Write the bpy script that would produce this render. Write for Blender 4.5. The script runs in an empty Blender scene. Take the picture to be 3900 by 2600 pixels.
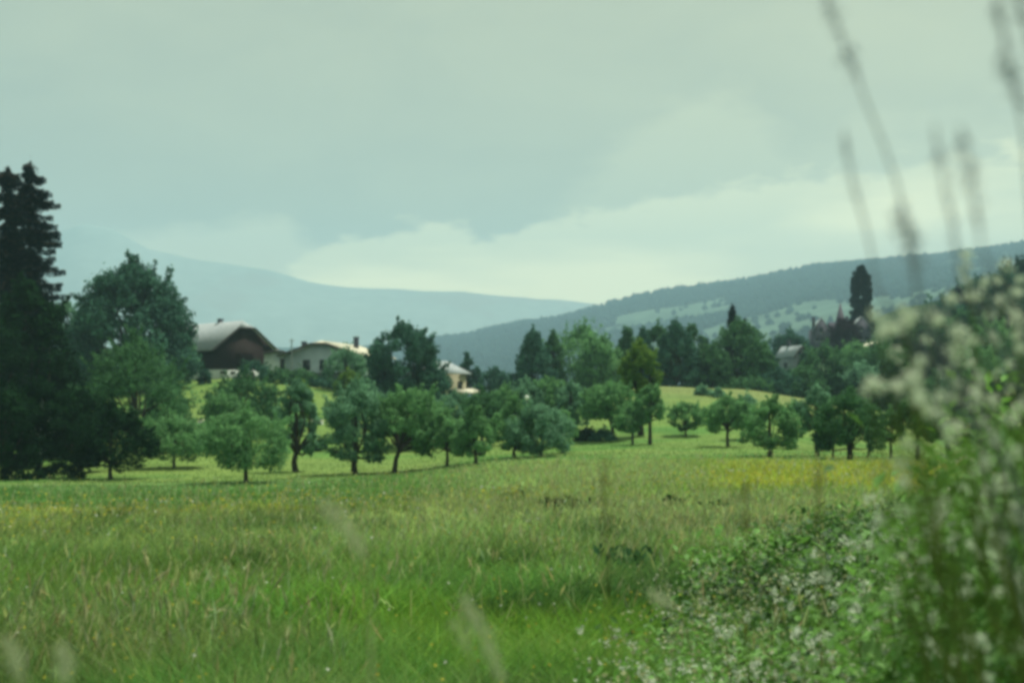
import bpy, math, numpy as np
from mathutils import Vector
C = bpy.data.collections.new("valley"); bpy.context.scene.collection.children.link(C)
sc = bpy.context.scene
RAD = math.radians
# ---------------------------------------------------------------- camera
EYE = 1.6
FPX = 3267.0                      # focal length in units of a 2352-wide picture (50 mm on 36 mm)
PITCH = math.atan(176 / FPX)      # camera tilted up a little
cam_d = bpy.data.cameras.new("camera"); cam = bpy.data.objects.new("camera", cam_d); C.objects.link(cam)
cam.location = (0, 0, EYE); cam.rotation_euler = (math.pi / 2 + PITCH, 0, 0)
cam_d.lens = 50; cam_d.sensor_width = 36; cam_d.clip_start = 0.05; cam_d.clip_end = 40000
cam_d.dof.use_dof = True; cam_d.dof.focus_distance = 18.0; cam_d.dof.aperture_fstop = 4.5
sc.camera = cam
# ---------------------------------------------------------------- render
sc.render.engine = 'CYCLES'
cy = sc.cycles
cy.use_denoising = True
try: cy.denoiser = 'OPENIMAGEDENOISE'
except Exception: pass
cy.max_bounces = 6; cy.diffuse_bounces = 2; cy.glossy_bounces = 1; cy.transmission_bounces = 3
cy.transparent_max_bounces = 8; cy.volume_bounces = 1
cy.pixel_filter_type = 'GAUSSIAN'; cy.filter_width = 4.2
cy.sample_clamp_indirect = 4.0
vs = sc.view_settings
vs.view_transform = 'Standard'; vs.look = 'None'; vs.gamma = 1; vs.exposure = 0.25; vs.use_curve_mapping = False
# ---------------------------------------------------------------- sun and sky
SUN_EL, SUN_AZ = 62.0, 42.0       # azimuth clockwise from the view direction (+Y): sun stands behind the hills, a bit right
sd = bpy.data.lights.new("sun", 'SUN'); sun = bpy.data.objects.new("sun", sd); C.objects.link(sun)
sd.energy = 5.0; sd.angle = RAD(1.5); sd.color = (1.0, 0.95, 0.80)
sv = Vector((math.sin(RAD(SUN_AZ)) * math.cos(RAD(SUN_EL)), math.cos(RAD(SUN_AZ)) * math.cos(RAD(SUN_EL)), math.sin(RAD(SUN_EL))))
sun.rotation_euler = sv.to_track_quat('Z', 'Y').to_euler(); sun.location = (0, 0, 60)

class NT:
    """small node-tree helper"""
    def __init__(s, t): s.t = t; t.nodes.clear()
    def n(s, typ, **k):
        nd = s.t.nodes.new(typ)
        for a, b in k.items():
            if a.startswith('i_'):
                key = a[2:]; key = int(key) if key.isdigit() else key
                if isinstance(b, bpy.types.NodeSocket): s.t.links.new(b, nd.inputs[key])
                else: nd.inputs[key].default_value = b
            else: setattr(nd, a, b)
        return nd
    def l(s, a, b): s.t.links.new(a, b)
    def math(s, op, a, b=None, c=None, clamp=False):
        nd = s.t.nodes.new('ShaderNodeMath'); nd.operation = op; nd.use_clamp = clamp
        for i, v in enumerate((a, b, c)):
            if v is None: continue
            if isinstance(v, bpy.types.NodeSocket): s.l(v, nd.inputs[i])
            else: nd.inputs[i].default_value = v
        return nd.outputs[0]
    def ramp(s, fac, stops, interp='LINEAR'):
        nd = s.t.nodes.new('ShaderNodeValToRGB'); s.l(fac, nd.inputs[0]); cr = nd.color_ramp; cr.interpolation = interp
        while len(cr.elements) > 1: cr.elements.remove(cr.elements[-1])
        cr.elements[0].position = stops[0][0]; cr.elements[0].color = tuple(stops[0][1]) + (1,)
        for p, c in stops[1:]:
            e = cr.elements.new(p); e.color = tuple(c) + (1,)
        return nd.outputs[0]
    def mix(s, fac, a, b, typ='MIX'):
        nd = s.t.nodes.new('ShaderNodeMix'); nd.data_type = 'RGBA'; nd.blend_type = typ
        for sock, v in ((nd.inputs['Factor'], fac), (nd.inputs[6], a), (nd.inputs[7], b)):
            if isinstance(v, bpy.types.NodeSocket): s.l(v, sock)
            elif isinstance(v, (int, float)): sock.default_value = v
            else: sock.default_value = tuple(v) + (1,)
        return nd.outputs[2]
    def curve(s, fac, pts):
        nd = s.t.nodes.new('ShaderNodeFloatCurve'); s.l(fac, nd.inputs['Value']); cv = nd.mapping.curves[0]
        cv.points[0].location = pts[0]; cv.points[1].location = pts[-1]
        for p in pts[1:-1]: cv.points.new(*p)
        nd.mapping.update()
        return nd.outputs[0]

world = bpy.data.worlds.new("World"); sc.world = world; world.use_nodes = True
w = NT(world.node_tree)
sky = w.n('ShaderNodeTexSky', sky_type='NISHITA', sun_disc=False, sun_elevation=RAD(SUN_EL), sun_rotation=RAD(SUN_AZ), altitude=600, air_density=1.0, dust_density=2.0, ozone_density=1.5)
tc = w.n('ShaderNodeTexCoord'); sep = w.n('ShaderNodeSeparateXYZ', i_0=tc.outputs['Generated'])
az = w.math('ARCTAN2', sep.outputs[0], sep.outputs[1]); el = w.math('ARCSINE', sep.outputs[2])
# u: azimuth over -0.5..0.5 rad -> 0..1 ; elevation in radians
u = w.math('ADD', az, 0.5, clamp=True)
def AZ(px): return min(1, max(0, math.atan((px - 1176) / FPX) + 0.5))
def EL(py): return (960 - py) / FPX
pos = w.n('ShaderNodeCombineXYZ', i_0=az, i_1=w.math('MULTIPLY', el, 2.3))
n1 = w.n('ShaderNodeTexNoise', i_Vector=pos.outputs[0], i_Scale=27.0, i_Detail=7.0, i_Roughness=0.55)
n2 = w.n('ShaderNodeTexNoise', i_Vector=pos.outputs[0], i_Scale=5.5, i_Detail=5.0, i_Roughness=0.55, i_Distortion=0.4)
pos3 = w.n('ShaderNodeCombineXYZ', i_0=az, i_1=w.math('MULTIPLY', el, 5.0), i_2=3.3)
n3 = w.n('ShaderNodeTexNoise', i_Vector=pos3.outputs[0], i_Scale=4.0, i_Detail=4.0, i_Roughness=0.5)
def cloud_edge(pts, amp, soft):
    top = w.curve(u, [(0.0, EL(pts[0][1]) + .0)] + [(AZ(x), EL(y)) for x, y in pts] + [(1.0, EL(pts[-1][1]))])
    edge = w.math('ADD', top, w.math('MULTIPLY', w.math('SUBTRACT', n1.outputs['Fac'], 0.5), amp))
    return w.math('DIVIDE', w.math('SUBTRACT', edge, el), soft, clamp=True)
c1 = cloud_edge([(120, 700), (560, 700), (640, 640), (700, 575), (860, 525), (1040, 500), (1120, 520), (1300, 490), (1480, 450), (1650, 425), (1900, 400), (2150, 380), (2340, 370)], 0.056, 0.011)
c2 = cloud_edge([(60, 560), (200, 545), (350, 530), (480, 500), (620, 490), (700, 530), (900, 600), (1100, 700), (2300, 700)], 0.03, 0.014)
c3 = cloud_edge([(60, 900), (900, 800), (1300, 420), (1500, 240), (1700, 190), (1860, 330), (2000, 260), (2150, 270), (2340, 250)], 0.06, 0.03)
bigc = w.ramp(n2.outputs['Fac'], [(0.32, (0, 0, 0)), (0.68, (1, 1, 1))])
base = w.mix(w.math('MULTIPLY', bigc, 0.85), (4.6, 4.8, 3.1), (7.3, 7.3, 4.2))
# whole-sky trend: greyer top left, paler towards the middle and right
trend = w.math('ADD', w.math('MULTIPLY', w.math('SUBTRACT', u, 0.15), 1.5), w.math('MULTIPLY', w.math('SUBTRACT', 0.30, el), 0.9), clamp=True)
base = w.mix(trend, w.mix(0.5, base, (4.1, 4.6, 3.2)), w.mix(0.5, base, (7.8, 7.7, 4.3)))
bright = w.mix(w.math('MULTIPLY', w.ramp(n3.outputs['Fac'], [(0.38, (0, 0, 0)), (0.60, (1, 1, 1))]), 0.9), (18.5, 16.8, 8.6), (12.0, 11.6, 6.4))
col = w.mix(w.math('MULTIPLY', c3, 0.65), base, (9.0, 8.9, 5.0))
col = w.mix(w.math('MULTIPLY', c2, 0.6), col, (11.8, 11.4, 6.6))
col = w.mix(w.math('MULTIPLY', c1, 1.0), col, bright)
col = w.mix(0.10, col, sky.outputs[0])
bg = w.n('ShaderNodeBackground', i_Color=col, i_Strength=0.09)
wo = w.n('ShaderNodeOutputWorld'); w.l(bg.outputs[0], wo.inputs[0])

# ---------------------------------------------------------------- geometry helpers
rs = np.random.RandomState(7)
def tag(o, label=None, cat=None, group=None, kind=None):
    for k, v in (('label', label), ('category', cat), ('group', group), ('kind', kind)):
        if v: o[k] = v
    return o
def empty(name, loc, rz=0.0):
    o = bpy.data.objects.new(name, None); o.location = loc; o.rotation_euler = (0, 0, rz); o.empty_display_size = .3; C.objects.link(o); return o
class MB:
    """collects vertices and 3/4-gons, builds ONE mesh object"""
    def __init__(s): s.v = []; s.f = []; s.nv = 0; s.tint = []; s.col = []
    def add(s, v, f, tint=None, col=None):
        v = np.asarray(v, float).reshape(-1, 3)
        for fa in (f if isinstance(f, list) else [f]):
            fa = np.asarray(fa, int)
            if fa.size: s.f.append(fa + s.nv)
        s.v.append(v); s.nv += len(v)
        s.tint.append(np.full(len(v), .5) if tint is None else np.broadcast_to(tint, (len(v),)))
        s.col.append(np.ones((len(v), 3)) if col is None else np.broadcast_to(col, (len(v), 3)))
        return s
    def build(s, name, mat, parent=None, smooth=False, color=False):
        me = bpy.data.meshes.new(name); V = np.concatenate(s.v)
        me.vertices.add(len(V)); me.vertices.foreach_set('co', V.ravel())
        tot = sum(f.size for f in s.f); me.loops.add(tot); np_ = sum(len(f) for f in s.f); me.polygons.add(np_)
        me.loops.foreach_set('vertex_index', np.concatenate([f.ravel() for f in s.f]))
        cnt = np.concatenate([np.full(len(f), f.shape[1]) for f in s.f])
        st = np.concatenate([[0], np.cumsum(cnt)[:-1]])
        me.polygons.foreach_set('loop_start', st); 
        if smooth: me.polygons.foreach_set('use_smooth', np.ones(np_, bool))
        a = me.attributes.new('tint', 'FLOAT', 'POINT'); a.data.foreach_set('value', np.concatenate(s.tint).astype(np.float32))
        if color:
            a = me.attributes.new('Col', 'FLOAT_COLOR', 'POINT'); cc = np.concatenate(s.col)
            a.data.foreach_set('color', np.hstack([cc, np.ones((len(cc), 1))]).ravel().astype(np.float32))
        me.update(calc_edges=True); me.validate()
        me.materials.append(mat)
        o = bpy.data.objects.new(name, me); C.objects.link(o)
        if parent is not None: o.parent = parent
        return o
    def box(s, x0, x1, y0, y1, z0, z1):
        v = [(x, y, z) for z in (z0, z1) for y in (y0, y1) for x in (x0, x1)]
        return s.add(v, np.array([[0, 2, 3, 1], [4, 5, 7, 6], [0, 1, 5, 4], [2, 6, 7, 3], [0, 4, 6, 2], [1, 3, 7, 5]]))
    def poly_slab(s, pts, th):
        """polygon given counter-clockwise seen from outside, thickened inwards"""
        p = np.array(pts, float); n = np.cross(p[1] - p[0], p[2] - p[0]); n /= np.linalg.norm(n); q = p - n * th; k = len(p)
        tri = [[0, i, i + 1] for i in range(1, k - 1)] + [[k, k + i + 1, k + i] for i in range(1, k - 1)]
        quad = [[i, i + k, (i + 1) % k + k, (i + 1) % k] for i in range(k)]
        return s.add(np.vstack([p, q]), [np.array(tri), np.array(quad)])
    def tube(s, pts, rad, n=6, tint=None):
        pts = np.asarray(pts, float); m = len(pts); rad = np.broadcast_to(rad, (m,))
        t = np.gradient(pts, axis=0); t /= np.linalg.norm(t, axis=1)[:, None] + 1e-9
        ref = np.array([0, 0, 1.]) if abs(t[0][2]) < .9 else np.array([1., 0, 0])
        a = np.cross(t, ref); a /= np.linalg.norm(a, axis=1)[:, None] + 1e-9; b = np.cross(t, a)
        ang = np.linspace(0, 2 * math.pi, n, endpoint=False)
        v = pts[:, None] + rad[:, None, None] * (np.cos(ang)[None, :, None] * a[:, None] + np.sin(ang)[None, :, None] * b[:, None])
        i = np.arange(m - 1)[:, None] * n; j = np.arange(n)[None]; j2 = (j + 1) % n
        q = np.stack([i + j, i + j2, i + n + j2, i + n + j], -1).reshape(-1, 4)
        return s.add(v.reshape(-1, 3), q, tint)
    def leaves(s, c, nrm, size, aspect=.6, tint=None, up=None, col=None):
        """rhombic leaves, a little folded along the midrib"""
        N = len(c); nrm = nrm / (np.linalg.norm(nrm, axis=1)[:, None] + 1e-9)
        d = rs.normal(size=(N, 3)) if up is None else up
        a = d - nrm * (d * nrm).sum(1)[:, None]; a /= np.linalg.norm(a, axis=1)[:, None] + 1e-9; b = np.cross(nrm, a)
        sz = np.broadcast_to(size, (N,))[:, None]
        v = np.stack([c - a * sz, c + b * sz * aspect + nrm * sz * .15, c + a * sz, c - b * sz * aspect + nrm * sz * .15], 1).reshape(-1, 3)
        k = np.arange(N)[:, None] * 4
        f = np.vstack([k + [0, 1, 2], k + [0, 2, 3]])
        return s.add(v, f, np.repeat(tint, 4) if tint is not None else None, np.repeat(col, 4, 0) if col is not None else None)

def hash2(ix, iy, seed):
    h = (ix * 374761393 + iy * 668265263 + seed * 974711) & 0xffffffff
    h = ((h ^ (h >> 13)) * 1274126177) & 0xffffffff
    return ((h ^ (h >> 16)) & 0xffff) / 65535.0
def noise(x, y, scale, seed=0, octv=3):
    x = np.asarray(x, float) / scale; y = np.asarray(y, float) / scale; out = 0; amp = 1; tot = 0
    for o in range(octv):
        ix = np.floor(x).astype(np.int64); iy = np.floor(y).astype(np.int64); fx = x - ix; fy = y - iy
        fx = fx * fx * (3 - 2 * fx); fy = fy * fy * (3 - 2 * fy)
        a = hash2(ix, iy, seed + o); b = hash2(ix + 1, iy, seed + o); c = hash2(ix, iy + 1, seed + o); d = hash2(ix + 1, iy + 1, seed + o)
        out = out + amp * ((a * (1 - fx) + b * fx) * (1 - fy) + (c * (1 - fx) + d * fx) * fy); tot += amp; amp *= .5; x = x * 2.03; y = y * 2.03
    return out / tot
def sst(a, b, x): t = np.clip((x - a) / (b - a), 0, 1); return t * t * (3 - 2 * t)

# ---------------------------------------------------------------- lie of the land
def row2z(row, d): return (960 - row) * d / FPX
COLS = np.array([-500, 0, 300, 600, 900, 1100, 1300, 1500, 1700, 1900, 2100, 2352, 2900], float)
DIST = np.array([0.5, 8, 20, 50, 100, 120, 150, 200, 250, 300, 350, 400, 520, 900, 1500, 7300], float)
ZN = {8: [-1.58, -1.55, -1.52, -1.5, -1.5, -1.5, -1.5, -1.5, -1.5, -1.5, -1.48, -1.4, -1.3],
      20: [-1.95, -1.9, -1.9, -1.85, -1.85, -1.8, -1.75, -1.75, -1.75, -1.75, -1.75, -1.7, -1.6],
      50: [-3.0, -2.9, -2.85, -2.75, -2.65, -2.5, -2.4, -2.35, -2.35, -2.35, -2.35, -2.35, -2.3]}
ROWS = {100: [1110, 1108, 1106, 1104, 1090, 1070, 1058, 1055, 1055, 1057, 1060, 1062, 1062],
        120: [1085, 1083, 1075, 1078, 1072, 1052, 1040, 1032, 1033, 1038, 1046, 1050, 1050],
        150: [1050, 1045, 1028, 1015, 1020, 1022, 1012, 998, 995, 1002, 1015, 1020, 1020],
        200: [980, 975, 935, 915, 940, 965, 945, 897, 905, 928, 958, 965, 960],
        250: [930, 915, 868, 862, 885, 930, 918, 888, 893, 915, 940, 935, 925],
        300: [920, 905, 865, 858, 878, 925, 915, 900, 888, 880, 880, 860, 840],
        350: [925, 915, 880, 872, 885, 925, 925, 915, 882, 840, 810, 770, 740],
        400: [930, 925, 905, 900, 905, 930, 935, 930, 882, 798, 745, 690, 660],
        520: [960, 955, 950, 950, 950, 955, 955, 950, 900, 800, 740, 670, 640]}
Z = np.zeros((len(DIST), len(COLS)))
for i, d in enumerate(DIST):
    if d == 0.5: Z[i] = -1.5
    elif d in ZN: Z[i] = ZN[int(d)]
    elif d in ROWS: Z[i] = [row2z(r, d) for r in ROWS[int(d)]]
    elif d == 900: Z[i] = -30
    else: Z[i] = -60
Z += EYE
def _cub(p0, p1, p2, p3, t):
    m1 = (p2 - p0) * .5; m2 = (p3 - p1) * .5; lo = np.minimum(p1, p2) - .25 * abs(p2 - p1) ; hi = np.maximum(p1, p2) + .25 * abs(p2 - p1)
    t2 = t * t; t3 = t2 * t
    return np.clip((2 * t3 - 3 * t2 + 1) * p1 + (t3 - 2 * t2 + t) * m1 + (3 * t2 - 2 * t3) * p2 + (t3 - t2) * m2, lo, hi)
CANG = np.arctan((COLS - 1176) / FPX); LD = np.log(DIST)
def H(x, y):
    """height of the ground"""
    x = np.asarray(x, float); y = np.asarray(y, float)
    th = np.arctan2(x, y); r = np.hypot(x, y) * np.cos(np.clip(th, -.6, .6)); r = np.maximum(r, .5)
    fi = np.interp(th, CANG, np.arange(len(COLS))); ci = np.clip(np.floor(fi).astype(int), 0, len(COLS) - 2); ft = fi - ci; ft = ft * ft * (3 - 2 * ft) * .5 + ft * .5
    fj = np.interp(np.log(r), LD, np.arange(len(DIST))); ji = np.clip(np.floor(fj).astype(int), 0, len(DIST) - 2); tt = fj - ji
    J = [np.clip(ji + k, 0, len(DIST) - 1) for k in (-1, 0, 1, 2)]
    def colz(c): return _cub(Z[J[0], c], Z[J[1], c], Z[J[2], c], Z[J[3], c], tt)
    z = colz(ci) * (1 - ft) + colz(ci + 1) * ft
    # behind and beside the camera everything eases to a mean meadow
    side = sst(.55, 1.6, abs(th)); mean = np.interp(np.log(r), LD, Z.mean(1)); z = z * (1 - side) + mean * side
    z = z + (noise(x, y, 9, 5) - .5) * .22 * sst(4, 25, r) + (noise(x, y, 40, 9) - .5) * 1.0 * sst(60, 200, r)
    return z
def ray(px, py):
    a = (px - 1176) / FPX; b = (784 - py) / FPX
    v = Vector((a, math.cos(PITCH) - b * math.sin(PITCH), math.sin(PITCH) + b * math.cos(PITCH)))
    return v
def P(px, py, d):
    v = ray(px, py); return Vector((v.x / v.y * d, d, EYE + v.z / v.y * d))
def on_ground(px, py, d=None):
    """ground point seen at that direction (first crossing beyond 40 m), or the ground at distance d"""
    v = ray(px, py)
    if d is None:
        ds = np.arange(60, 290, .5); x = v.x / v.y * ds; z = EYE + v.z / v.y * ds; g = H(x, ds); k = np.nonzero(g >= z)[0]
        d = float(ds[k[0]]) if len(k) else 215.0
    x = v.x / v.y * d
    return Vector((x, d, float(H(x, d))))

# ---------------------------------------------------------------- materials
def mat(name): m = bpy.data.materials.new(name); m.use_nodes = True; return m, NT(m.node_tree)
def out(t, sh): o = t.n('ShaderNodeOutputMaterial'); t.l(sh, o.inputs[0])
def foliage(name, c0, c1, trans=.35, patch=1.2, gloss=.0):
    m, t = mat(name)
    at = t.n('ShaderNodeAttribute', attribute_name='tint'); tc = t.n('ShaderNodeTexCoord')
    nz = t.n('ShaderNodeTexNoise', i_Vector=tc.outputs['Object'], i_Scale=1 / patch, i_Detail=2.0)
    f = t.math('ADD', t.math('MULTIPLY', at.outputs['Fac'], .65), t.math('MULTIPLY', t.math('SUBTRACT', nz.outputs['Fac'], .35), .9), clamp=True)
    col = t.mix(f, c0, c1)
    d = t.n('ShaderNodeBsdfDiffuse', i_Color=col); tr = t.n('ShaderNodeBsdfTranslucent', i_Color=t.mix(.5, col, c1))
    mx = t.n('ShaderNodeMixShader', i_0=trans, i_1=d.outputs[0], i_2=tr.outputs[0]); sh = mx.outputs[0]
    if gloss:
        g = t.n('ShaderNodeBsdfGlossy', i_Color=(.8, .9, .9, 1), i_Roughness=.65); m2 = t.n('ShaderNodeMixShader', i_0=gloss, i_1=sh, i_2=g.outputs[0]); sh = m2.outputs[0]
    out(t, sh); return m
def simple(name, c0, c1, scale=3.0, rough=.85, stretch=(1, 1, 1), bump=0.0, detail=4.0):
    m, t = mat(name); tc = t.n('ShaderNodeTexCoord'); mp = t.n('ShaderNodeMapping', i_Vector=tc.outputs['Object']); mp.inputs['Scale'].default_value = stretch
    nz = t.n('ShaderNodeTexNoise', i_Vector=mp.outputs[0], i_Scale=scale, i_Detail=detail)
    col = t.mix(t.ramp(nz.outputs['Fac'], [(.3, (0, 0, 0)), (.7, (1, 1, 1))]), c0, c1)
    b = t.n('ShaderNodeBsdfPrincipled', i_Roughness=rough); t.l(col, b.inputs['Base Color']); b.inputs['Specular IOR Level'].default_value = .12 if rough > .5 else .5
    if bump:
        bp = t.n('ShaderNodeBump', i_Strength=bump, i_Height=nz.outputs['Fac'], i_Distance=.05); t.l(bp.outputs[0], b.inputs['Normal'])
    out(t, b.outputs[0]); return m
def vcol(name, trans=.3, gloss=0.0):
    m, t = mat(name); at = t.n('ShaderNodeAttribute', attribute_name='Col')
    d = t.n('ShaderNodeBsdfDiffuse', i_Color=at.outputs['Color']); tr = t.n('ShaderNodeBsdfTranslucent', i_Color=at.outputs['Color'])
    mx = t.n('ShaderNodeMixShader', i_0=trans, i_1=d.outputs[0], i_2=tr.outputs[0]); sh = mx.outputs[0]
    if gloss:
        g = t.n('ShaderNodeBsdfGlossy', i_Color=(.8, .9, .9, 1), i_Roughness=.65); m2 = t.n('ShaderNodeMixShader', i_0=gloss, i_1=sh, i_2=g.outputs[0]); sh = m2.outputs[0]
    out(t, sh); return m
M = {}
M['orchard'] = foliage('orchard_leaves', (.009, .044, .022), (.235, .500, .200), .34, 1.0)
M['orchard_pale'] = foliage('silvery_leaves', (.016, .064, .042), (.240, .480, .290), .34, 1.2)
M['yellowgreen'] = foliage('yellow_green_leaves', (.035, .100, .020), (.20, .34, .065), .4, 1.5)
M['broad'] = foliage('broad_dark_leaves', (.003, .014, .017), (.095, .245, .165), .18, 3.0)
M['mid'] = foliage('wood_leaves', (.005, .028, .017), (.125, .300, .125), .22, 2.5)
M['shade'] = foliage('deep_green_shaded_leaves', (.003, .012, .007), (.020, .062, .024), .12, 2.5)  # near-black green; shade on the dim orchard and slope trees is in this colour
M['conifer'] = foliage('conifer_needles', (.003, .008, .013), (.010, .024, .030), .10, 2.0)
M['copper'] = foliage('copper_leaves', (.020, .012, .022), (.045, .028, .040), .2, 2.0)
M['farwood'] = foliage('hazed_forest_leaves', (.010, .030, .032), (.026, .060, .050), .1, 40.0)  # blue of the distance haze is mixed into these leaf colours
M['bark'] = simple('bark', (.020, .018, .015), (.060, .050, .038), 4, .9, (3, 3, .6), .4)
M['palebark'] = simple('pale_bark', (.12, .16, .14), (.30, .36, .32), 3, .9, (2, 2, 1), .2)
M['darkwood'] = simple('dark_barn_boards', (.009, .005, .006), (.020, .010, .009), 2.5, .8, (4, 4, .15), .3)
M['roof_grey'] = simple('grey_brown_roof', (.25, .30, .33), (.34, .385, .41), 1.2, .8, (1, 1, 3), .3)
M['roof_cream'] = simple('pale_roof', (.46, .46, .38), (.62, .60, .47), 1.0, .7, (1, 1, 3), .3)
M['roof_dark'] = simple('dark_slate', (.035, .035, .06), (.07, .06, .09), 2.0, .7, (1, 1, 3), .3)
M['render_grey'] = simple('grey_render', (.36, .44, .48), (.46, .53, .56), .7, .9)
M['dim_wall'] = simple('dim_render', (.20, .24, .26), (.28, .31, .33), .7, .9)
M['white'] = simple('whitewash', (.48, .56, .54), (.66, .72, .68), .8, .9)
M['tan'] = simple('tan_render', (.30, .29, .20), (.40, .37, .26), .8, .9)
M['stone'] = simple('old_stone', (.045, .05, .075), (.13, .13, .165), .35, .9, (1, 1, 1), .2)
M['trim'] = simple('dark_trim', (.03, .03, .035), (.06, .055, .05), 2, .7)
M['glass'] = simple('window_dark', (.010, .014, .02), (.02, .03, .04), 2, .15)
M['pole'] = simple('grey_pole', (.22, .26, .27), (.32, .36, .36), 6, .6)
M['lamp'] = simple('white_globe', (.72, .76, .74), (.80, .84, .80), 3, .4)
M['stem_dark'] = simple('dark_stem', (.10, .11, .16), (.17, .17, .22), 30, .7)
M['stem_pale'] = simple('pale_straw', (.26, .30, .18), (.42, .45, .28), 30, .7)
M['stem_green'] = simple('green_stem', (.05, .09, .02), (.12, .15, .04), 30, .7)
M['stem_brown'] = simple('brown_stem', (.09, .08, .025), (.16, .13, .04), 30, .7)
M['seed_pale'] = foliage('pale_panicle', (.34, .40, .27), (.52, .56, .40), .3, .02)
M['seed_dark'] = foliage('dark_panicle', (.16, .20, .27), (.28, .32, .38), .4, .02)
M['petal'] = foliage('cream_petals', (.48, .56, .46), (.68, .74, .62), .45, .02)
M['herbleaf'] = foliage('herb_leaves', (.018, .060, .014), (.075, .190, .040), .35, .08, .03)
M['blades'] = vcol('meadow_blades', .5); M['flower'] = vcol('small_flowers', .3); M['herbs'] = vcol('herb_foliage', .35, .025)

# ---------------------------------------------------------------- meadow colour zones (real colour of what grows there)
def zone_color(x, y, kind=0):
    """base colour of the sward at ground point (x, y)"""
    d = y; px = 1176 + FPX * x / np.maximum(d, 1)
    n_a = noise(x, y, 6 + 0 * d, 21, 4); n_b = noise(x * .35, y, 7, 31, 3); n_c = noise(x, y, 1.6, 41, 3); n_l = noise(x, y, 26, 51, 2)
    green = np.array([.105, .265, .060]); lime = np.array([.150, .310, .045]); olive = np.array([.330, .390, .060]); buff = np.array([.350, .460, .180]); teal = np.array([.105, .225, .060]); dark = np.array([.045, .110, .035])
    right = sst(700, 1250, px)
    buffw = sst(.42, .60, n_b * .55 + n_a * .45) * sst(7, 24, d) * (1 - .6 * sst(30, 40, d))
    buffw = np.maximum(buffw, sst(11, 30, d) * (1 - sst(34, 42, d)) * (.35 + .9 * n_a) * (1 - .75 * sst(.5, .62, noise(x, y, 5, 33, 2))))
    buffw = np.maximum(buffw, .95 * sst(36, 46, d + 10 * (n_a - .5)) * (1 - sst(94, 104, d)) * right * (1 - sst(1450, 1750, px)))
    buffw = np.maximum(buffw, .75 * sst(.55, .68, noise(x, y, 2.4, 67, 3)) * (1 - sst(30, 40, d)))
    ol = sst(34, 44, d + 8 * (n_b - .5)) * (1 - sst(90, 102, d)) * sst(1450, 1750, px) + sst(.48, .66, noise(x, y, 12, 71, 3)) * sst(9, 18, d) * (1 - sst(38, 50, d)) * .9
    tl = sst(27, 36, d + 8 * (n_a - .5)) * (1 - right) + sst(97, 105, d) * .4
    lm = sst(.4, .65, noise(x, y, 3.0, 61, 3)) * (1 - sst(10, 18, d)) + sst(.45, .7, n_l) * .3
    dk = sst(.52, .66, noise(x, y, 1.3, 63, 3)) * (1 - sst(25, 45, d)) * .8
    c = green[None] * (1 - lm[:, None] * .8) + lime[None] * lm[:, None] * .8
    def mx(c, k, wt): wt = np.clip(wt, 0, 1)[:, None]; return c * (1 - wt) + k[None] * wt
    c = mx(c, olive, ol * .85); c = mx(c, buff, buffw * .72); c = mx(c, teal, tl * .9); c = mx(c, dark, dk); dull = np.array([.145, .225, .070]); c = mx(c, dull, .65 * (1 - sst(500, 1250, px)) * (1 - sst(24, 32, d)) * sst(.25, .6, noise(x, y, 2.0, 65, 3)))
    c = c * (.62 + .76 * n_c)[:, None]
    return c, np.clip(buffw, 0, 1), np.clip(ol, 0, 1), np.clip(tl, 0, 1)

# ---------------------------------------------------------------- ground: one sheet to the horizon
th = np.concatenate([np.linspace(-math.pi, -.62, 26)[:-1], np.linspace(-.62, .62, 221), np.linspace(.62, math.pi, 26)[1:]])
rr = np.concatenate([np.geomspace(.6, 100, 110)[:-1], np.geomspace(100, 420, 130)[:-1], np.geomspace(420, 7200, 40)])
TH, RR = np.meshgrid(th, rr); X = RR * np.sin(TH); Y = RR * np.cos(TH); ZZ = H(X, Y)
nt, nr = len(th), len(rr); i = np.arange(nr - 1)[:, None] * nt; j = np.arange(nt - 1)[None]
q = np.stack([i + j, i + j + 1, i + nt + j + 1, i + nt + j], -1).reshape(-1, 4)
xf, yf = X.ravel(), Y.ravel()
gc, _, _, _ = zone_color(xf, np.where(yf < 3, 3, yf))
hill = np.array([.115, .215, .048]); hill2 = np.array([.165, .225, .065]); mowed = np.array([.080, .190, .042])
nh = noise(xf, yf, 22, 91, 4)[:, None]; dd = np.hypot(xf, yf)[:, None]
far = hill * (1 - nh) + hill2 * nh; far = far * (1 - sst(.5, .8, noise(xf, yf, 9, 93, 3)))[:, None] + mowed * sst(.5, .8, noise(xf, yf, 9, 93, 3))[:, None]
pxg = (1176 + FPX * xf / np.maximum(yf, 1))[:, None]
tanw = sst(165, 205, dd) * sst(1350, 1500, pxg) * (1 - sst(1930, 2040, pxg)); far = far * (1 - .75 * tanw) + np.array([.165, .200, .075]) * .75 * tanw
fl_ = sst(205, 225, dd) * sst(1900, 2000, pxg) + sst(232, 250, dd) * sst(1150, 1250, pxg) + sst(262, 300, dd); fl_ = np.clip(fl_, 0, 1); far = far * (1 - fl_) + np.array([.020, .055, .020]) * fl_
wgt = sst(96, 108, dd); gc = gc * .75 * (1 - wgt) + far * wgt
g = MB(); g.add(np.stack([X, Y, ZZ], -1).reshape(-1, 3), q, None, gc)
gm, t = mat('grass_ground'); at = t.n('ShaderNodeAttribute', attribute_name='Col'); tcg = t.n('ShaderNodeTexCoord')
nz = t.n('ShaderNodeTexNoise', i_Vector=tcg.outputs['Object'], i_Scale=1.7, i_Detail=8.0, i_Roughness=.7)
nz2 = t.n('ShaderNodeTexNoise', i_Vector=tcg.outputs['Object'], i_Scale=.22, i_Detail=5.0)
k = t.math('ADD', t.math('MULTIPLY', nz.outputs['Fac'], .9), t.math('MULTIPLY', nz2.outputs['Fac'], .9))
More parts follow.
